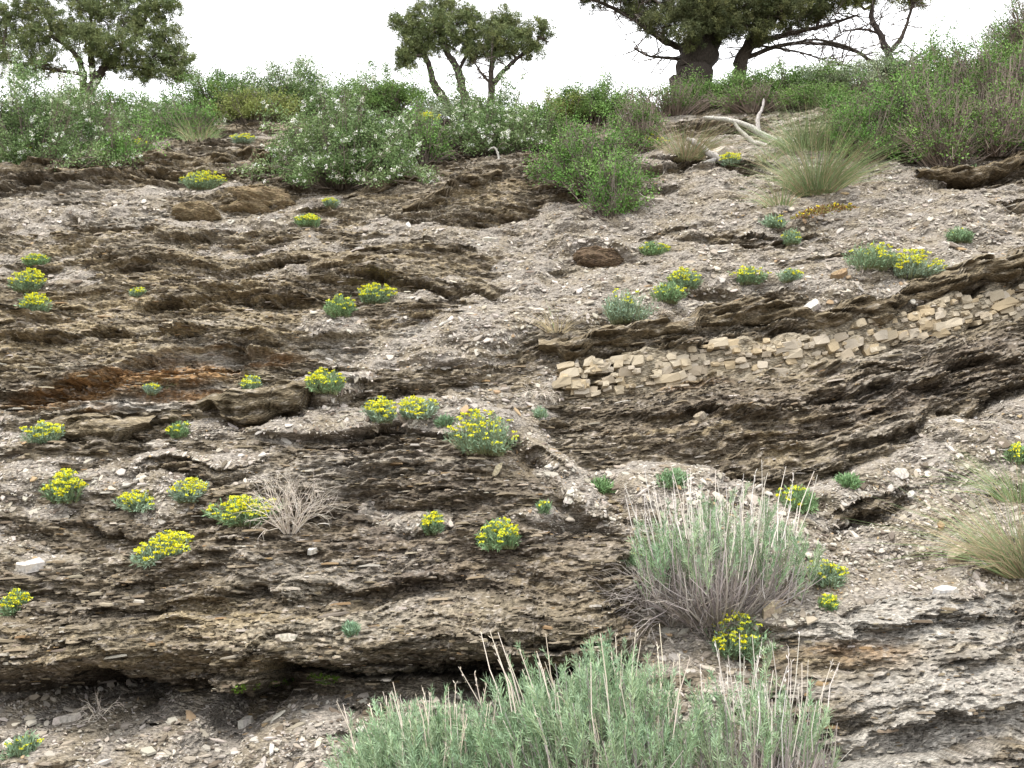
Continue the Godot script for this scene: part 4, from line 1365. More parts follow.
# ---------------------------------------------------------------- junipers
# spec: label, base, trunks [[points..., radii...]], crown lobes [centre, radius xyz], density
func juniper(label: String, base: Vector3, limbs: Array, lobes: Array, density: float, bare: int, tone: Color) -> void:
	var o := thing("juniper_tree", label, "tree", base, "juniper trees on the crest")
	var wood := Mesher.new()
	var at_l := []
	var col_l := []
	var bark := Color(0.095, 0.078, 0.066)
	var ends := []
	var stem: MeshInstance3D = null
	for L in limbs:
		var trunk := Mesher.new()
		var pts: Array = L[0]
		var r0: float = L[1]
		var r1: float = L[2]
		# resample with small wobble
		var fine := []
		var rad := []
		var steps := (pts.size() - 1) * 5
		for s in steps + 1:
			var t := s / float(steps) * (pts.size() - 1)
			var i := mini(int(t), pts.size() - 2)
			var f := t - i
			var a: Vector3 = pts[maxi(i - 1, 0)]
			var b: Vector3 = pts[i]
			var c: Vector3 = pts[i + 1]
			var d: Vector3 = pts[mini(i + 2, pts.size() - 1)]
			var rr := lerpf(r0, r1, pow(s / float(steps), 0.8))
			fine.append(b.cubic_interpolate(c, a, d, f) + rand_dir() * rr * 0.22)
			rad.append(rr * rng.randf_range(0.86, 1.12))
		trunk.limb(fine, rad, 9, tint(bark, 0.1))
		for s in range(int(steps * 0.35), steps + 1):
			ends.append(fine[s])
		if stem == null:
			stem = part("trunk", trunk, mats.bark, o)
		else:
			part("limb", trunk, mats.bark, stem)
	# foliage lobes: boughs reach from the nearest limb into every lobe, sprays crowd round them
	for lobe in lobes:
		var ctr: Vector3 = lobe[0]
		var rad: Vector3 = lobe[1]
		var near: Vector3 = ends[0]
		for q in ends:
			if q.distance_to(ctr) < near.distance_to(ctr):
				near = q
		var mid: Vector3 = near.lerp(ctr, 0.5) + rand_dir() * 0.06
		wood.limb([near, mid, ctr], [0.030, 0.022, 0.014], 5, tint(bark, 0.15))
		var count := int(density * rad.x * rad.y * 1100.0) + 16
		for k in count:
			var dirn := rand_dir()
			var p := ctr + dirn * rad * pow(rng.randf(), 0.42)
			if n_b.get_noise_3d(p.x * 3.4, p.y * 4.4, p.z * 3.4 + base.x) < -0.3:
				continue
			if k % 9 == 0:
				wood.limb([ctr.lerp(p, 0.1), ctr.lerp(p, 0.6) + rand_dir() * 0.03, p], [0.010, 0.007, 0.004], 3, tint(bark, 0.2))
			var c := tint(tone.lerp(Color(0.27, 0.28, 0.11), 0.7 * maxf(0.0, rng.randf() - 0.35)), 0.22)
			var out := ((p - ctr) / rad.length() + Vector3(0, 0.55, 0) + rand_dir() * 0.5).normalized()
			for q in 3:
				at_l.append(Transform3D(along((out + rand_dir() * 0.6).normalized(), rng.randf_range(0.55, 0.9)), p + rand_dir() * 0.06))
				col_l.append(tint(c, 0.15))
	# bare twigs
	var tips := []
	for k in bare:
		var q: Vector3 = ends[rng.randi() % ends.size()]
		fork(wood, q, (rand_dir() * Vector3(1, 0.5, 0.6) + Vector3(0, 0.05, 0.1)).normalized(), rng.randf_range(0.14, 0.3), 0.011, 2, 0.7, 0.0, Color(0.13, 0.11, 0.098), tips)
	part("branches", wood, mats.twig, o)
	swarm("crown", sprays.juniper, at_l, col_l, o)

# weathered grey log with stub branches
func dead_log(called: String, label: String, at: Vector3, limbs: Array, pale: Color) -> void:
	var o := thing(called, label, "log", at)
	for k in limbs.size():
		var L: Array = limbs[k]
		var m := Mesher.new()
		var pts: Array = L[0]
		var fine := []
		var rad := []
		var steps := (pts.size() - 1) * 5
		for s in steps + 1:
			var t := s / float(steps) * (pts.size() - 1)
			var i := mini(int(t), pts.size() - 2)
			var a: Vector3 = pts[maxi(i - 1, 0)]
			var b: Vector3 = pts[i]
			var c: Vector3 = pts[i + 1]
			var d: Vector3 = pts[mini(i + 2, pts.size() - 1)]
			var rr := lerpf(L[1], L[2], s / float(steps))
			fine.append(b.cubic_interpolate(c, a, d, t - i) + rand_dir() * rr * 0.2)
			rad.append(rr * rng.randf_range(0.8, 1.15) if s < steps else 0.002)
		m.limb(fine, rad, 8, tint(pale, 0.06))
		part("stem" if k == 0 else "branch", m, mats.log, o)

# ---------------------------------------------------------------- slabs that stand out of the bank
# one bed that juts out along a line of lips: buried behind, layered nose in front, flat underside
func rock_ledge(n: int, thick: float, jut: float, tone_a: Color, tone_b: Color, bed: float) -> void:
	var lip: PackedFloat32Array = ledge_lips[n][0]
	var amount: PackedFloat32Array = ledge_lips[n][1]
	var lo: float = ledge_box[n][0]
	var m := Mesher.new()
	var around := 46
	var cols := lip.size()
	var mean_z := PackedFloat32Array()
	for i in cols:
		var z := 0.0
		for u in 7:
			for v in 7:
				z += on_bank(lo + i * 0.02 + (u - 3) * 0.09, lip[i] + (v - 4) * 0.035).z
		mean_z.append(z / 49.0)
	for i in cols:
		var x := lo + i * 0.02
		var am := clampf(amount[i], 0.0, 1.0)
		var T := thick * (0.75 + 0.25 * am + 0.25 * n_a.get_noise_2d(x * 1.3, n * 3.0 + 5.0)) * smoothstep(0.0, 0.25, am)
		var z0 := mean_z[i]
		for j in around + 1:
			var v := j / float(around)
			# from the buried back over the top, down the nose, and back along the underside
			var y := 0.0
			var z := 0.0
			if v < 0.3:
				var t := v / 0.3
				z = lerpf(-0.30, jut * 0.82, t)
				y = lerpf(0.07, 0.0, t * t)
			elif v < 0.75:
				var t := (v - 0.3) / 0.45
				y = -T * t
				z = jut * (0.82 + 0.2 * sin(t * PI) - 0.12 * t)
			else:
				var t := (v - 0.75) / 0.25
				y = -T - 0.015 * t
				z = lerpf(jut * 0.70, -0.30, t)
			var yy: float = lip[i] + y
			var k := floorf((yy - 0.12 * x * (1.0 if n == 0 else 0.0) + 0.012 * n_b.get_noise_2d(x * 2.0, 3.0)) / bed)
			var rag := 0.055 * n_a.get_noise_2d(x * 1.6, k * 7.7 + n) + 0.03 * n_b.get_noise_2d(x * 5.0, k * 3.1) + 0.02 * n_f.get_noise_3d(x * 7.0, yy * 16.0, z * 7.0)
			z = z * (0.35 + 0.65 * am) + rag * smoothstep(0.0, 0.3, am) + 0.10 * n_a.get_noise_2d(x * 0.8, n * 11.0)
			yy += 0.014 * n_f.get_noise_3d(x * 6.0, z * 8.0, n * 2.0)
			m.v.append(Vector3(x, yy, z0 + z))
			m.n.append(Vector3.UP)
			var spot := n_f.get_noise_3d(x * 7.0, yy * 20.0, z * 7.0)
			var c := tone_a.lerp(tone_b, clampf(0.5 + 0.9 * n_a.get_noise_2d(x * 0.8, k * 5.3) + 0.7 * spot, 0, 1))
			if spot > 0.34:
				c = c.lerp(Color(0.60, 0.54, 0.46), 0.6)
			m.c.append(c * (1.0 + 0.3 * n_b.get_noise_3d(x * 30.0, yy * 40.0, z * 30.0)))
	for i in cols - 1:
		for j in around:
			var a := i * (around + 1) + j
			var b := a + around + 1
			m.idx.append(a); m.idx.append(b); m.idx.append(a + 1)
			m.idx.append(b); m.idx.append(b + 1); m.idx.append(a + 1)
	true_normals(m)
	part("rock_ledge", m, mats.rock, hillside)

func true_normals(m: Mesher) -> void:
	var nn := PackedVector3Array()
	nn.resize(m.v.size())
	for t in range(0, m.idx.size(), 3):
		var f := (m.v[m.idx[t + 2]] - m.v[m.idx[t]]).cross(m.v[m.idx[t + 1]] - m.v[m.idx[t]])
		for q in 3:
			nn[m.idx[t + q]] += f
	for t in nn.size():
		m.n[t] = nn[t].normalized()

func build_trees() -> void:
	juniper("left juniper with a broad leaning crown at the top left corner", Vector3(-5.74, 6.14, -13.00),
		[[[Vector3(-0.08, 0.43, 0.00), Vector3(-0.10, 0.67, 0.00), Vector3(-0.02, 0.91, 0.00), Vector3(0.11, 1.12, 0.00), Vector3(0.29, 1.36, 0.00), Vector3(0.52, 1.61, 0.00)], 0.100, 0.030],
		[[Vector3(-0.12, 0.61, 0.00), Vector3(-0.17, 0.88, 0.00), Vector3(-0.22, 1.12, 0.00), Vector3(-0.38, 1.36, 0.00), Vector3(-0.68, 1.58, 0.00)], 0.070, 0.025],
		[[Vector3(-0.02, 0.91, 0.00), Vector3(-0.09, 1.18, 0.00), Vector3(-0.11, 1.52, 0.00), Vector3(-0.18, 1.98, 0.00)], 0.060, 0.020],
		[[Vector3(0.11, 1.12, 0.00), Vector3(0.42, 1.12, 0.00), Vector3(0.72, 1.09, 0.00), Vector3(1.09, 1.03, 0.00)], 0.035, 0.012],
		[[Vector3(-0.18, 0.99, 0.00), Vector3(-0.52, 1.06, 0.00), Vector3(-0.94, 1.12, 0.00), Vector3(-1.30, 1.21, 0.00)], 0.035, 0.012]],
		[[Vector3(-0.54, 1.64, 0.00), Vector3(0.35, 0.27, 0.32)],
		[Vector3(-0.06, 1.89, 0.00), Vector3(0.38, 0.27, 0.34)],
		[Vector3(0.51, 1.80, 0.00), Vector3(0.35, 0.25, 0.32)],
		[Vector3(0.89, 1.55, 0.00), Vector3(0.30, 0.22, 0.27)],
		[Vector3(1.10, 1.21, 0.00), Vector3(0.22, 0.16, 0.20)],
		[Vector3(0.74, 1.24, 0.00), Vector3(0.33, 0.19, 0.29)],
		[Vector3(0.44, 1.25, 0.30), Vector3(0.33, 0.22, 0.29)],
		[Vector3(-0.95, 1.49, 0.00), Vector3(0.33, 0.25, 0.29)],
		[Vector3(-1.13, 1.12, 0.00), Vector3(0.27, 0.19, 0.25)],
		[Vector3(-0.72, 1.18, 0.00), Vector3(0.27, 0.16, 0.25)],
		[Vector3(-0.06, 1.31, 0.30), Vector3(0.33, 0.22, 0.29)],
		[Vector3(-1.32, 1.86, 0.00), Vector3(0.27, 0.25, 0.25)],
		[Vector3(0.33, 2.23, 0.00), Vector3(0.35, 0.19, 0.32)],
		[Vector3(-0.24, 2.32, 0.00), Vector3(0.38, 0.19, 0.34)],
		[Vector3(0.80, 2.04, 0.00), Vector3(0.27, 0.22, 0.25)],
		[Vector3(-0.89, 2.01, 0.00), Vector3(0.33, 0.22, 0.29)],
		[Vector3(1.22, 0.94, 0.00), Vector3(0.16, 0.08, 0.15)],
		[Vector3(0.59, 1.00, 0.00), Vector3(0.25, 0.10, 0.22)],
		[Vector3(-1.68, 1.52, 0.00), Vector3(0.35, 0.41, 0.32)],
		[Vector3(-0.64, 2.36, 0.00), Vector3(0.33, 0.19, 0.29)],
		[Vector3(0.09, 1.18, 0.00), Vector3(0.25, 0.12, 0.22)],
		[Vector3(1.01, 0.97, 0.00), Vector3(0.16, 0.07, 0.15)]],
		1.50, 10, Color(0.155, 0.195, 0.085))
	juniper("left one of the twin junipers on the skyline, with two dark leaning trunks", Vector3(-0.95, 6.08, -12.60),
		[[[Vector3(0.15, 0.29, 0.00), Vector3(0.02, 0.50, 0.00), Vector3(-0.09, 0.70, 0.00), Vector3(-0.15, 0.93, 0.00), Vector3(-0.29, 1.26, 0.00), Vector3(-0.40, 1.50, 0.00)], 0.075, 0.025],
		[[Vector3(0.39, 0.32, 0.00), Vector3(0.30, 0.58, 0.00), Vector3(0.23, 0.87, 0.00), Vector3(0.09, 1.14, 0.00), Vector3(-0.02, 1.44, 0.00), Vector3(-0.03, 1.77, 0.00)], 0.075, 0.025],
		[[Vector3(0.23, 0.87, 0.00), Vector3(0.33, 1.11, 0.00), Vector3(0.41, 1.32, 0.00)], 0.030, 0.012]],
		[[Vector3(-0.48, 1.44, 0.00), Vector3(0.20, 0.20, 0.18)],
		[Vector3(-0.24, 1.65, 0.00), Vector3(0.24, 0.20, 0.21)],
		[Vector3(-0.01, 1.83, 0.00), Vector3(0.20, 0.15, 0.18)],
		[Vector3(0.19, 1.56, 0.00), Vector3(0.20, 0.20, 0.18)],
		[Vector3(-0.39, 1.14, 0.00), Vector3(0.20, 0.15, 0.18)],
		[Vector3(-0.15, 1.26, 0.00), Vector3(0.20, 0.17, 0.18)],
		[Vector3(0.12, 1.26, 0.00), Vector3(0.19, 0.15, 0.17)],
		[Vector3(0.38, 1.38, 0.00), Vector3(0.16, 0.17, 0.14)],
		[Vector3(-0.59, 1.59, 0.00), Vector3(0.11, 0.12, 0.10)],
		[Vector3(-0.50, 1.02, 0.00), Vector3(0.13, 0.11, 0.12)],
		[Vector3(-0.03, 1.41, 0.20), Vector3(0.20, 0.17, 0.18)],
		[Vector3(0.33, 1.68, 0.00), Vector3(0.13, 0.12, 0.12)]],
		1.50, 10, Color(0.155, 0.195, 0.085))
	juniper("right one of the twin junipers on the skyline, forking into a slanting limb", Vector3(-0.29, 6.08, -12.60),
		[[[Vector3(0.02, 0.35, 0.00), Vector3(0.01, 0.67, 0.00), Vector3(0.02, 0.96, 0.00), Vector3(0.07, 1.26, 0.00), Vector3(0.13, 1.50, 0.00)], 0.060, 0.020],
		[[Vector3(0.04, 0.70, 0.00), Vector3(0.16, 0.87, 0.00), Vector3(0.34, 1.05, 0.00), Vector3(0.53, 1.23, 0.00), Vector3(0.72, 1.44, 0.00)], 0.045, 0.015],
		[[Vector3(0.01, 0.70, 0.00), Vector3(-0.11, 0.85, 0.00), Vector3(-0.22, 1.02, 0.00)], 0.025, 0.010]],
		[[Vector3(-0.03, 1.50, 0.00), Vector3(0.19, 0.17, 0.17)],
		[Vector3(0.21, 1.62, 0.00), Vector3(0.17, 0.15, 0.15)],
		[Vector3(0.40, 1.38, 0.00), Vector3(0.19, 0.16, 0.17)],
		[Vector3(0.68, 1.53, 0.00), Vector3(0.16, 0.13, 0.14)],
		[Vector3(0.53, 1.17, 0.00), Vector3(0.16, 0.11, 0.14)],
		[Vector3(0.08, 1.17, 0.00), Vector3(0.17, 0.15, 0.15)],
		[Vector3(-0.19, 1.20, 0.00), Vector3(0.15, 0.15, 0.13)],
		[Vector3(0.29, 1.14, 0.00), Vector3(0.15, 0.11, 0.13)],
		[Vector3(0.76, 1.32, 0.00), Vector3(0.08, 0.08, 0.07)],
		[Vector3(0.13, 1.26, 0.20), Vector3(0.16, 0.13, 0.14)],
		[Vector3(-0.27, 1.05, 0.00), Vector3(0.11, 0.09, 0.10)]],
		1.50, 12, Color(0.155, 0.195, 0.085))
	juniper("massive old juniper with a thick dark trunk and drooping limbs at the top", Vector3(2.52, 6.25, -12.80),
		[[[Vector3(-0.15, 0.08, 0.00), Vector3(-0.09, 0.52, 0.00), Vector3(-0.02, 0.90, 0.00), Vector3(0.11, 1.30, 0.00), Vector3(0.38, 1.72, 0.00), Vector3(0.59, 2.52, 0.00), Vector3(0.70, 3.32, 0.00)], 0.310, 0.170],
		[[Vector3(0.53, 0.23, 0.00), Vector3(0.55, 0.58, 0.00), Vector3(0.59, 0.87, 0.00), Vector3(0.71, 1.17, 0.00), Vector3(0.95, 1.54, 0.00), Vector3(1.41, 1.84, 0.00), Vector3(2.01, 2.12, 0.00)], 0.120, 0.050],
		[[Vector3(0.05, 1.14, 0.00), Vector3(-0.27, 1.20, 0.00), Vector3(-0.57, 1.39, 0.00), Vector3(-0.92, 1.66, 0.00), Vector3(-1.36, 1.90, 0.00)], 0.070, 0.018],
		[[Vector3(0.02, 0.96, 0.00), Vector3(-0.33, 1.02, 0.00), Vector3(-0.63, 1.05, 0.00), Vector3(-0.85, 1.17, 0.00)], 0.035, 0.010],
		[[Vector3(0.14, 1.33, 0.00), Vector3(-0.07, 1.60, 0.00), Vector3(-0.47, 1.84, 0.00), Vector3(-0.88, 2.06, 0.00)], 0.060, 0.020],
		[[Vector3(0.74, 1.20, 0.00), Vector3(1.30, 1.39, 0.00), Vector3(1.77, 1.51, 0.00), Vector3(2.22, 1.66, 0.00)], 0.050, 0.015],
		[[Vector3(0.65, 1.02, 0.00), Vector3(1.24, 1.23, 0.00), Vector3(1.76, 1.23, 0.00), Vector3(2.19, 1.11, 0.00), Vector3(2.50, 0.87, 0.00)], 0.035, 0.012],
		[[Vector3(0.77, 1.23, 0.00), Vector3(1.42, 1.11, 0.00), Vector3(1.82, 0.96, 0.00)], 0.020, 0.008],
		[[Vector3(0.26, 1.51, 0.00), Vector3(0.79, 1.63, 0.00), Vector3(1.33, 1.97, 0.00)], 0.080, 0.040]],
		[[Vector3(-1.30, 1.97, 0.00), Vector3(0.35, 0.12, 0.31)],
		[Vector3(-0.89, 1.87, 0.00), Vector3(0.30, 0.13, 0.27)],
		[Vector3(-0.54, 1.97, 0.00), Vector3(0.35, 0.19, 0.31)],
		[Vector3(-0.05, 2.06, 0.00), Vector3(0.38, 0.24, 0.34)],
		[Vector3(0.44, 2.09, 0.00), Vector3(0.40, 0.24, 0.36)],
		[Vector3(0.95, 2.03, 0.00), Vector3(0.40, 0.24, 0.36)],
		[Vector3(1.40, 1.87, 0.00), Vector3(0.35, 0.17, 0.31)],
		[Vector3(1.66, 1.69, 0.00), Vector3(0.30, 0.13, 0.27)],
		[Vector3(0.53, 1.53, 0.40), Vector3(0.35, 0.19, 0.31)],
		[Vector3(0.95, 1.47, 0.30), Vector3(0.32, 0.16, 0.29)],
		[Vector3(-0.01, 1.38, 0.40), Vector3(0.32, 0.19, 0.29)],
		[Vector3(2.00, 1.97, 0.00), Vector3(0.30, 0.16, 0.27)],
		[Vector3(-0.31, 1.50, 0.30), Vector3(0.30, 0.15, 0.27)],
		[Vector3(0.32, 1.21, 0.40), Vector3(0.30, 0.15, 0.27)],
		[Vector3(-0.73, 2.43, 0.00), Vector3(0.67, 0.35, 0.61)],
		[Vector3(0.39, 2.68, 0.00), Vector3(0.81, 0.48, 0.73)],
		[Vector3(1.50, 2.52, 0.00), Vector3(0.67, 0.40, 0.61)],
		[Vector3(-1.65, 2.09, 0.00), Vector3(0.27, 0.11, 0.24)],
		[Vector3(-0.62, 1.54, 0.00), Vector3(0.16, 0.08, 0.15)],
		[Vector3(1.31, 1.51, 0.00), Vector3(0.27, 0.11, 0.24)],
		[Vector3(-0.17, 1.06, 0.50), Vector3(0.19, 0.11, 0.17)],
		[Vector3(0.81, 1.21, 0.30), Vector3(0.22, 0.11, 0.19)],
		[Vector3(-0.46, 1.33, 0.30), Vector3(0.27, 0.13, 0.24)],
		[Vector3(0.11, 1.50, 0.50), Vector3(0.40, 0.19, 0.36)],
		[Vector3(1.07, 1.53, 0.40), Vector3(0.35, 0.16, 0.31)],
		[Vector3(1.67, 1.75, 0.20), Vector3(0.32, 0.16, 0.29)],
		[Vector3(0.76, 1.75, -0.30), Vector3(0.32, 0.16, 0.29)],
		[Vector3(0.02, 2.10, -0.40), Vector3(0.35, 0.19, 0.31)],
		[Vector3(-0.75, 1.69, 0.00), Vector3(0.22, 0.09, 0.19)]],
		1.70, 190, Color(0.090, 0.105, 0.050))
	juniper("thin bare-limbed juniper right of the massive one, with small tufts on top", Vector3(4.99, 6.61, -12.60),
		[[[Vector3(0.14, -0.12, 0.00), Vector3(0.12, 0.23, 0.00), Vector3(0.07, 0.61, 0.00), Vector3(-0.02, 0.91, 0.00), Vector3(-0.11, 1.18, 0.00), Vector3(-0.03, 1.51, 0.00)], 0.075, 0.025],
		[[Vector3(0.07, 0.61, 0.00), Vector3(0.27, 0.85, 0.00), Vector3(0.37, 1.09, 0.00), Vector3(0.48, 1.39, 0.00)], 0.040, 0.015],
		[[Vector3(0.11, 0.26, 0.00), Vector3(-0.16, 0.50, 0.00), Vector3(-0.44, 0.70, 0.00), Vector3(-0.86, 0.82, 0.00), Vector3(-1.16, 0.79, 0.00)], 0.035, 0.010],
		[[Vector3(0.12, 0.20, 0.00), Vector3(-0.25, 0.32, 0.00), Vector3(-0.51, 0.44, 0.00), Vector3(-0.73, 0.44, 0.00)], 0.025, 0.008],
		[[Vector3(0.11, 0.26, 0.00), Vector3(0.24, 0.41, 0.00), Vector3(0.38, 0.50, 0.00), Vector3(0.50, 0.61, 0.00)], 0.020, 0.007],
		[[Vector3(-0.02, 0.91, 0.00), Vector3(-0.20, 0.97, 0.00), Vector3(-0.39, 0.97, 0.00)], 0.020, 0.008]],
		[[Vector3(-0.28, 1.36, 0.00), Vector3(0.19, 0.08, 0.17)],
		[Vector3(0.02, 1.48, 0.00), Vector3(0.21, 0.11, 0.19)],
		[Vector3(0.38, 1.45, 0.00), Vector3(0.21, 0.09, 0.19)],
		[Vector3(0.65, 1.48, 0.00), Vector3(0.16, 0.09, 0.14)],
		[Vector3(-0.44, 1.48, 0.00), Vector3(0.16, 0.09, 0.14)],
		[Vector3(0.45, 1.33, 0.00), Vector3(0.12, 0.05, 0.11)]],
		1.20, 60, Color(0.150, 0.170, 0.055))
	dead_log("fallen_log", "forked grey fallen log with an upright branch on the crest", Vector3(2.629, 4.572, -9.644),
		[[[Vector3(0.03, -0.03, 0.00), Vector3(-0.06, 0.04, 0.00), Vector3(-0.20, 0.13, 0.00), Vector3(-0.40, 0.21, 0.00), Vector3(-0.70, 0.25, 0.00)], 0.042, 0.016],
		[[Vector3(-0.14, 0.10, 0.00), Vector3(-0.13, 0.24, 0.00), Vector3(-0.08, 0.35, 0.00), Vector3(-0.06, 0.46, 0.00)], 0.026, 0.009],
		[[Vector3(-0.02, -0.07, 0.00), Vector3(-0.18, -0.03, 0.00), Vector3(-0.30, 0.08, 0.00), Vector3(-0.38, 0.20, 0.00)], 0.034, 0.016]], Color(0.72, 0.68, 0.63))
	dead_log("fallen_log", "short weathered log below the forked one", Vector3(2.033, 4.189, -9.276),
		[[[Vector3(-0.00, -0.01, 0.00), Vector3(-0.09, 0.05, 0.00), Vector3(-0.26, 0.18, 0.00), Vector3(-0.34, 0.23, 0.00)], 0.040, 0.020],
		[[Vector3(-0.06, 0.00, 0.00), Vector3(-0.16, -0.03, 0.00), Vector3(-0.23, -0.06, 0.00)], 0.030, 0.012]], Color(0.72, 0.68, 0.63))
	dead_log("bent_twig", "small bent white twig on the knob under the blossomed shrub", Vector3(-0.147, 4.275, -9.420),
		[[[Vector3(0.02, -0.03, 0.00), Vector3(0.01, 0.04, 0.00), Vector3(-0.03, 0.11, 0.00), Vector3(-0.09, 0.08, 0.00)], 0.016, 0.006]], Color(0.70, 0.67, 0.62))
	dead_log("bare_branch", "thin bare branch lying right of the lowest green shrub", Vector3(1.210, 3.433, -8.476),
		[[[Vector3(0.12, 0.02, 0.00), Vector3(0.00, 0.03, 0.00), Vector3(-0.09, 0.08, 0.00), Vector3(-0.14, 0.21, 0.00)], 0.012, 0.005],
		[[Vector3(0.00, 0.03, 0.00), Vector3(0.05, -0.04, 0.00)], 0.007, 0.003]], Color(0.72, 0.68, 0.63))

# ---------------------------------------------------------------- what stands where
func stone(e: Array) -> void:
	var p := on_bank(e[0], e[1])
	var up := bank_normal(e[0], e[1])
	if e[6] == 1:
		up = Vector3(0.25, 0.15, 1.0).normalized()
	var s: float = e[2]
	var m := Mesher.new()
	var n := 7
	var turn := deg_to_rad(e[5])
	var top := []
	var low := []
	var a0 := rng.randf() * TAU
	for k in n:
		var a := a0 + TAU * (k + rng.randf_range(-0.28, 0.28)) / n
		var r := rng.randf_range(0.72, 1.0)
		var u := cos(a) * r * s
		var v := sin(a) * r * s * float(e[4])
		top.append(Vector3(u * 0.86, e[3] * rng.randf_range(0.7, 1.0), v * 0.86))
		low.append(Vector3(u, -e[3] * 0.4, v))
	var mid := Vector3(0, e[3] * 0.95, 0)
	for k in n:
		var q := (k + 1) % n
		m.tri(mid, top[k], top[q], tint(e[7], 0.05))
		m.tri(top[k], low[k], low[q], tint(e[7], 0.07))
		m.tri(top[k], low[q], top[q], tint(e[7], 0.07))
		if k > 0 and k < n - 1:
			m.tri(low[0], low[q], low[k], e[7])
	var o := MeshInstance3D.new()
	o.name = numbered("loose_stone")
	o.mesh = m.commit(mats.block)
	# lies with its long side across the bank, turned by its own angle
	var x := (Vector3.RIGHT - up * up.x).normalized()
	var b := Basis(x, up, x.cross(up)).rotated(up, turn)
	o.transform = Transform3D(b, p)
	o.set_meta("label", e[8])
	o.set_meta("category", "stone")
	o.set_meta("group", "loose stones on the bank")
	add_child(o)

# weathered boulder: an uneven rounded body with bedding grooves
func boulder(e: Array) -> void:
	var p := on_bank(e[0], e[1])
	var rx: float = e[2]
	var ry: float = e[3]
	var rings := 40
	var segs := 64
	var m := Mesher.new()
	var seed_off := rng.randf() * 50.0
	for j in rings + 1:
		var v := PI * j / rings
		for i in segs:
			var u := TAU * i / segs
			var d := Vector3(sin(v) * cos(u), cos(v), sin(v) * sin(u))
			d = Vector3(signf(d.x) * pow(absf(d.x), 0.8), signf(d.y) * pow(absf(d.y), 0.85), d.z)
			var q := Vector3(d.x * rx, d.y * ry, d.z * rx * 0.7)
			var bed := floorf((q.y + 0.25 * q.x * 0.3) / 0.022 + 0.6 * n_a.get_noise_2d(q.x * 5.0 + seed_off, q.z * 5.0))
			var k := 1.0 + 0.30 * n_f.get_noise_3d(q.x * 5.0 + seed_off, q.y * 5.0, q.z * 5.0) + 0.11 * n_a.get_noise_2d(q.x * 5.0, bed * 3.7 + seed_off)
			m.v.append(Vector3(q.x * k, q.y * (0.5 + 0.5 * k), q.z * k))
			m.n.append(d.normalized())
			m.c.append(tint(e[4], 0.04) * (0.85 + 0.3 * absf(n_a.get_noise_2d(q.x * 3.0, bed * 5.0))))
	for j in rings:
		for i in segs:
			var a := j * segs + i
			var b := j * segs + (i + 1) % segs
			m.idx.append(a); m.idx.append(b); m.idx.append(a + segs)
			m.idx.append(b); m.idx.append(b + segs); m.idx.append(a + segs)
	true_normals(m)
	var o := MeshInstance3D.new()
	o.name = numbered("boulder")
	o.mesh = m.commit(mats.rock)
	o.position = p + Vector3(0, 0, -rx * 0.30)
	o.rotation = Vector3(-0.25, rng.randf_range(-0.2, 0.2), 0.03)
	o.set_meta("label", e[5])
	o.set_meta("category", "boulder")
	add_child(o)

# blocks of the pale bed under the overhang, each its own piece of the hillside
func pale_blocks() -> void:
	var kinds := []
	for k in 14:
		var m := Mesher.new()
		var n := 6 + k % 4
		var front := []
		var back := []
		for s in n:
			var a := TAU * (s + 0.5 + rng.randf_range(-0.3, 0.3)) / n
			var c := Vector3(signf(cos(a)) * pow(absf(cos(a)), 0.4), signf(sin(a)) * pow(absf(sin(a)), 0.4), 0) * rng.randf_range(0.66, 1.0)
			front.append(Vector3(c.x * 0.95, c.y * 0.93, 0.5 + rng.randf_range(-0.06, 0.03)))
			back.append(Vector3(c.x, c.y, -0.5))
		var mid := Vector3(rng.randf_range(-0.3, 0.3), rng.randf_range(-0.2, 0.2), 0.5)
		for s in n:
			var q := (s + 1) % n
			m.tri(mid, front[q], front[s], Color.WHITE)
			m.tri(front[s], back[q], back[s], Color.WHITE)
			m.tri(front[s], front[q], back[q], Color.WHITE)
		kinds.append(m.commit(mats.block))
	var tones := []
	for c in [Color(0.62, 0.54, 0.41), Color(0.66, 0.58, 0.45), Color(0.60, 0.51, 0.37), Color(0.60, 0.53, 0.43), Color(0.60, 0.49, 0.33), Color(0.55, 0.47, 0.36)]:
		var m: StandardMaterial3D = mats.block.duplicate()
		m.vertex_color_use_as_albedo = false
		m.albedo_color = c.linear_to_srgb()
		tones.append(m)
	# broken pieces of every size crowd the bed; the large ones are few
	var last := PALE_BAND.size() - 1.001
	for piece in 290:
		var t := last * (piece + rng.randf()) / 290.0
		var i := int(t)
		var a := Vector2(PALE_BAND[i][0], PALE_BAND[i][1])
		var b := Vector2(PALE_BAND[i + 1][0], PALE_BAND[i + 1][1])
		var q := a.lerp(b, t - i)
		var slope := (b - a).normalized()
		var off := rng.randf_range(-0.115, 0.115) * smoothstep(0.0, 0.6, t + 0.25)
		var w := 0.026 * pow(rng.randf() + 0.05, -0.55)
		var tall := clampf(w * rng.randf_range(0.35, 0.9), 0.014, 0.042)
		var face := -bank_depth(q.x, q.y) - 0.03
		q += Vector2(-slope.y, slope.x) * off
		var o := MeshInstance3D.new()
		o.name = "limestone_block"
		o.mesh = kinds[rng.randi() % kinds.size()]
		o.material_override = tones[rng.randi() % tones.size()]
		var bs := Basis(Vector3(0, 0, 1), atan2(slope.y, slope.x) + rng.randf_range(-0.15, 0.15)) * Basis(Vector3.UP, rng.randf_range(-0.35, 0.35)) * Basis(Vector3.RIGHT, rng.randf_range(-0.25, 0.3)) * Basis.from_scale(Vector3(w, tall, 0.12))
		o.transform = Transform3D(bs, Vector3(q.x, q.y, face - 0.032 + rng.randf_range(-0.02, 0.02)))
		hillside.add_child(o, true)

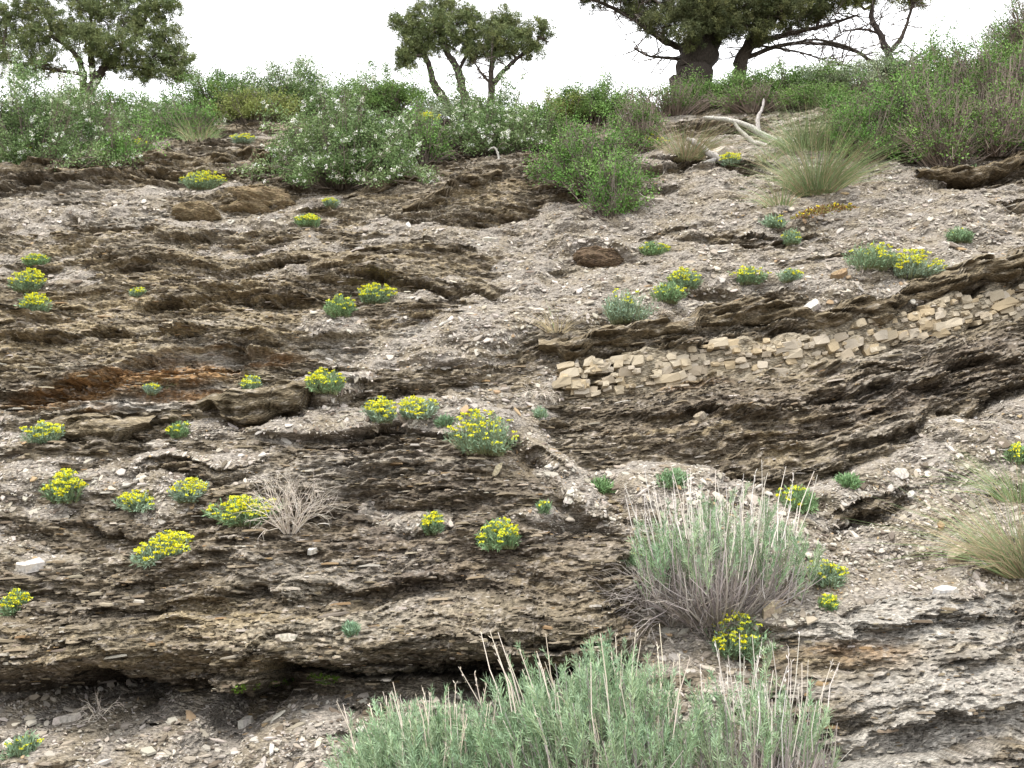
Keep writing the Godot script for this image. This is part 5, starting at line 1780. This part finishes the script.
func moss(label: String, x: float, y: float, w: float) -> void:
	var o := thing("moss_patch", label, "moss", on_bank(x, y))
	var m := Mesher.new()
	for k in 500:
		var u := rng.randf_range(-1, 1)
		var v := rng.randf_range(-1, 1) * (1.0 - u * u)
		var p := on_bank(x + u * w, y + v * 0.035) - o.position
		var ld := (rand_dir() + Vector3(0, 0.3, 0.8)).normalized()
		m.leaf(p, ld, side_of(ld), rng.randf_range(0.008, 0.016), 0.007, tint(Color(0.12, 0.21, 0.03), 0.3))
	part("fronds", m, mats.leaf, o)

func build_scene() -> void:
	var ground := MeshInstance3D.new()
	ground.name = "ground"
	var plane := PlaneMesh.new()
	plane.size = Vector2(300, 300)
	plane.material = mats.soil
	ground.mesh = plane
	ground.position = Vector3(0, -1.56, 0)
	ground.set_meta("kind", "structure")
	add_child(ground)
	make_sprays()
	build_rocks()
	pale_blocks()
	var brown := Color(0.24, 0.19, 0.125)
	var buff := Color(0.40, 0.33, 0.225)
	rock_ledge(0, 0.15, 0.24, brown, buff, 0.022)
	rock_ledge(1, 0.22, 0.22, brown, buff, 0.030)
	rock_ledge(2, 0.15, 0.20, Color(0.22, 0.18, 0.12), buff, 0.04)
	rock_ledge(3, 0.14, 0.16, Color(0.22, 0.18, 0.12), buff, 0.04)
	rock_ledge(9, 0.10, 0.14, brown, Color(0.36, 0.29, 0.19), 0.03)
	rock_ledge(18, 0.12, 0.15, brown, buff, 0.03)
	rock_ledge(19, 0.14, 0.17, brown, buff, 0.03)
	print("rocks ms ", Time.get_ticks_msec())
	for e in MOSS: moss(e[3], e[0], e[1], e[2])
	for e in BOULDERS: boulder(e)
	for e in STONES: stone(e)
	for e in FLOWER_PLANTS: flower_plant(e)
	for e in MAT_PLANTS: rusty_mat(e)
	print("flowers ms ", Time.get_ticks_msec())
	for e in SHRUBS: leafy_shrub(e)
	for e in SAGEBRUSH: sagebrush(e)
	for e in DEAD_BUSHES: dead_bush(e)
	for e in GRASSES: grass_clump(e)
	print("shrubs ms ", Time.get_ticks_msec())
	build_trees()
	print("trees ms ", Time.get_ticks_msec())
	var tris := 0
	for n in find_children("*", "MeshInstance3D", true, false):
		var mesh: Mesh = n.mesh
		if mesh is ArrayMesh:
			tris += mesh.surface_get_array_index_len(0) / 3
	print("triangles ", tris)
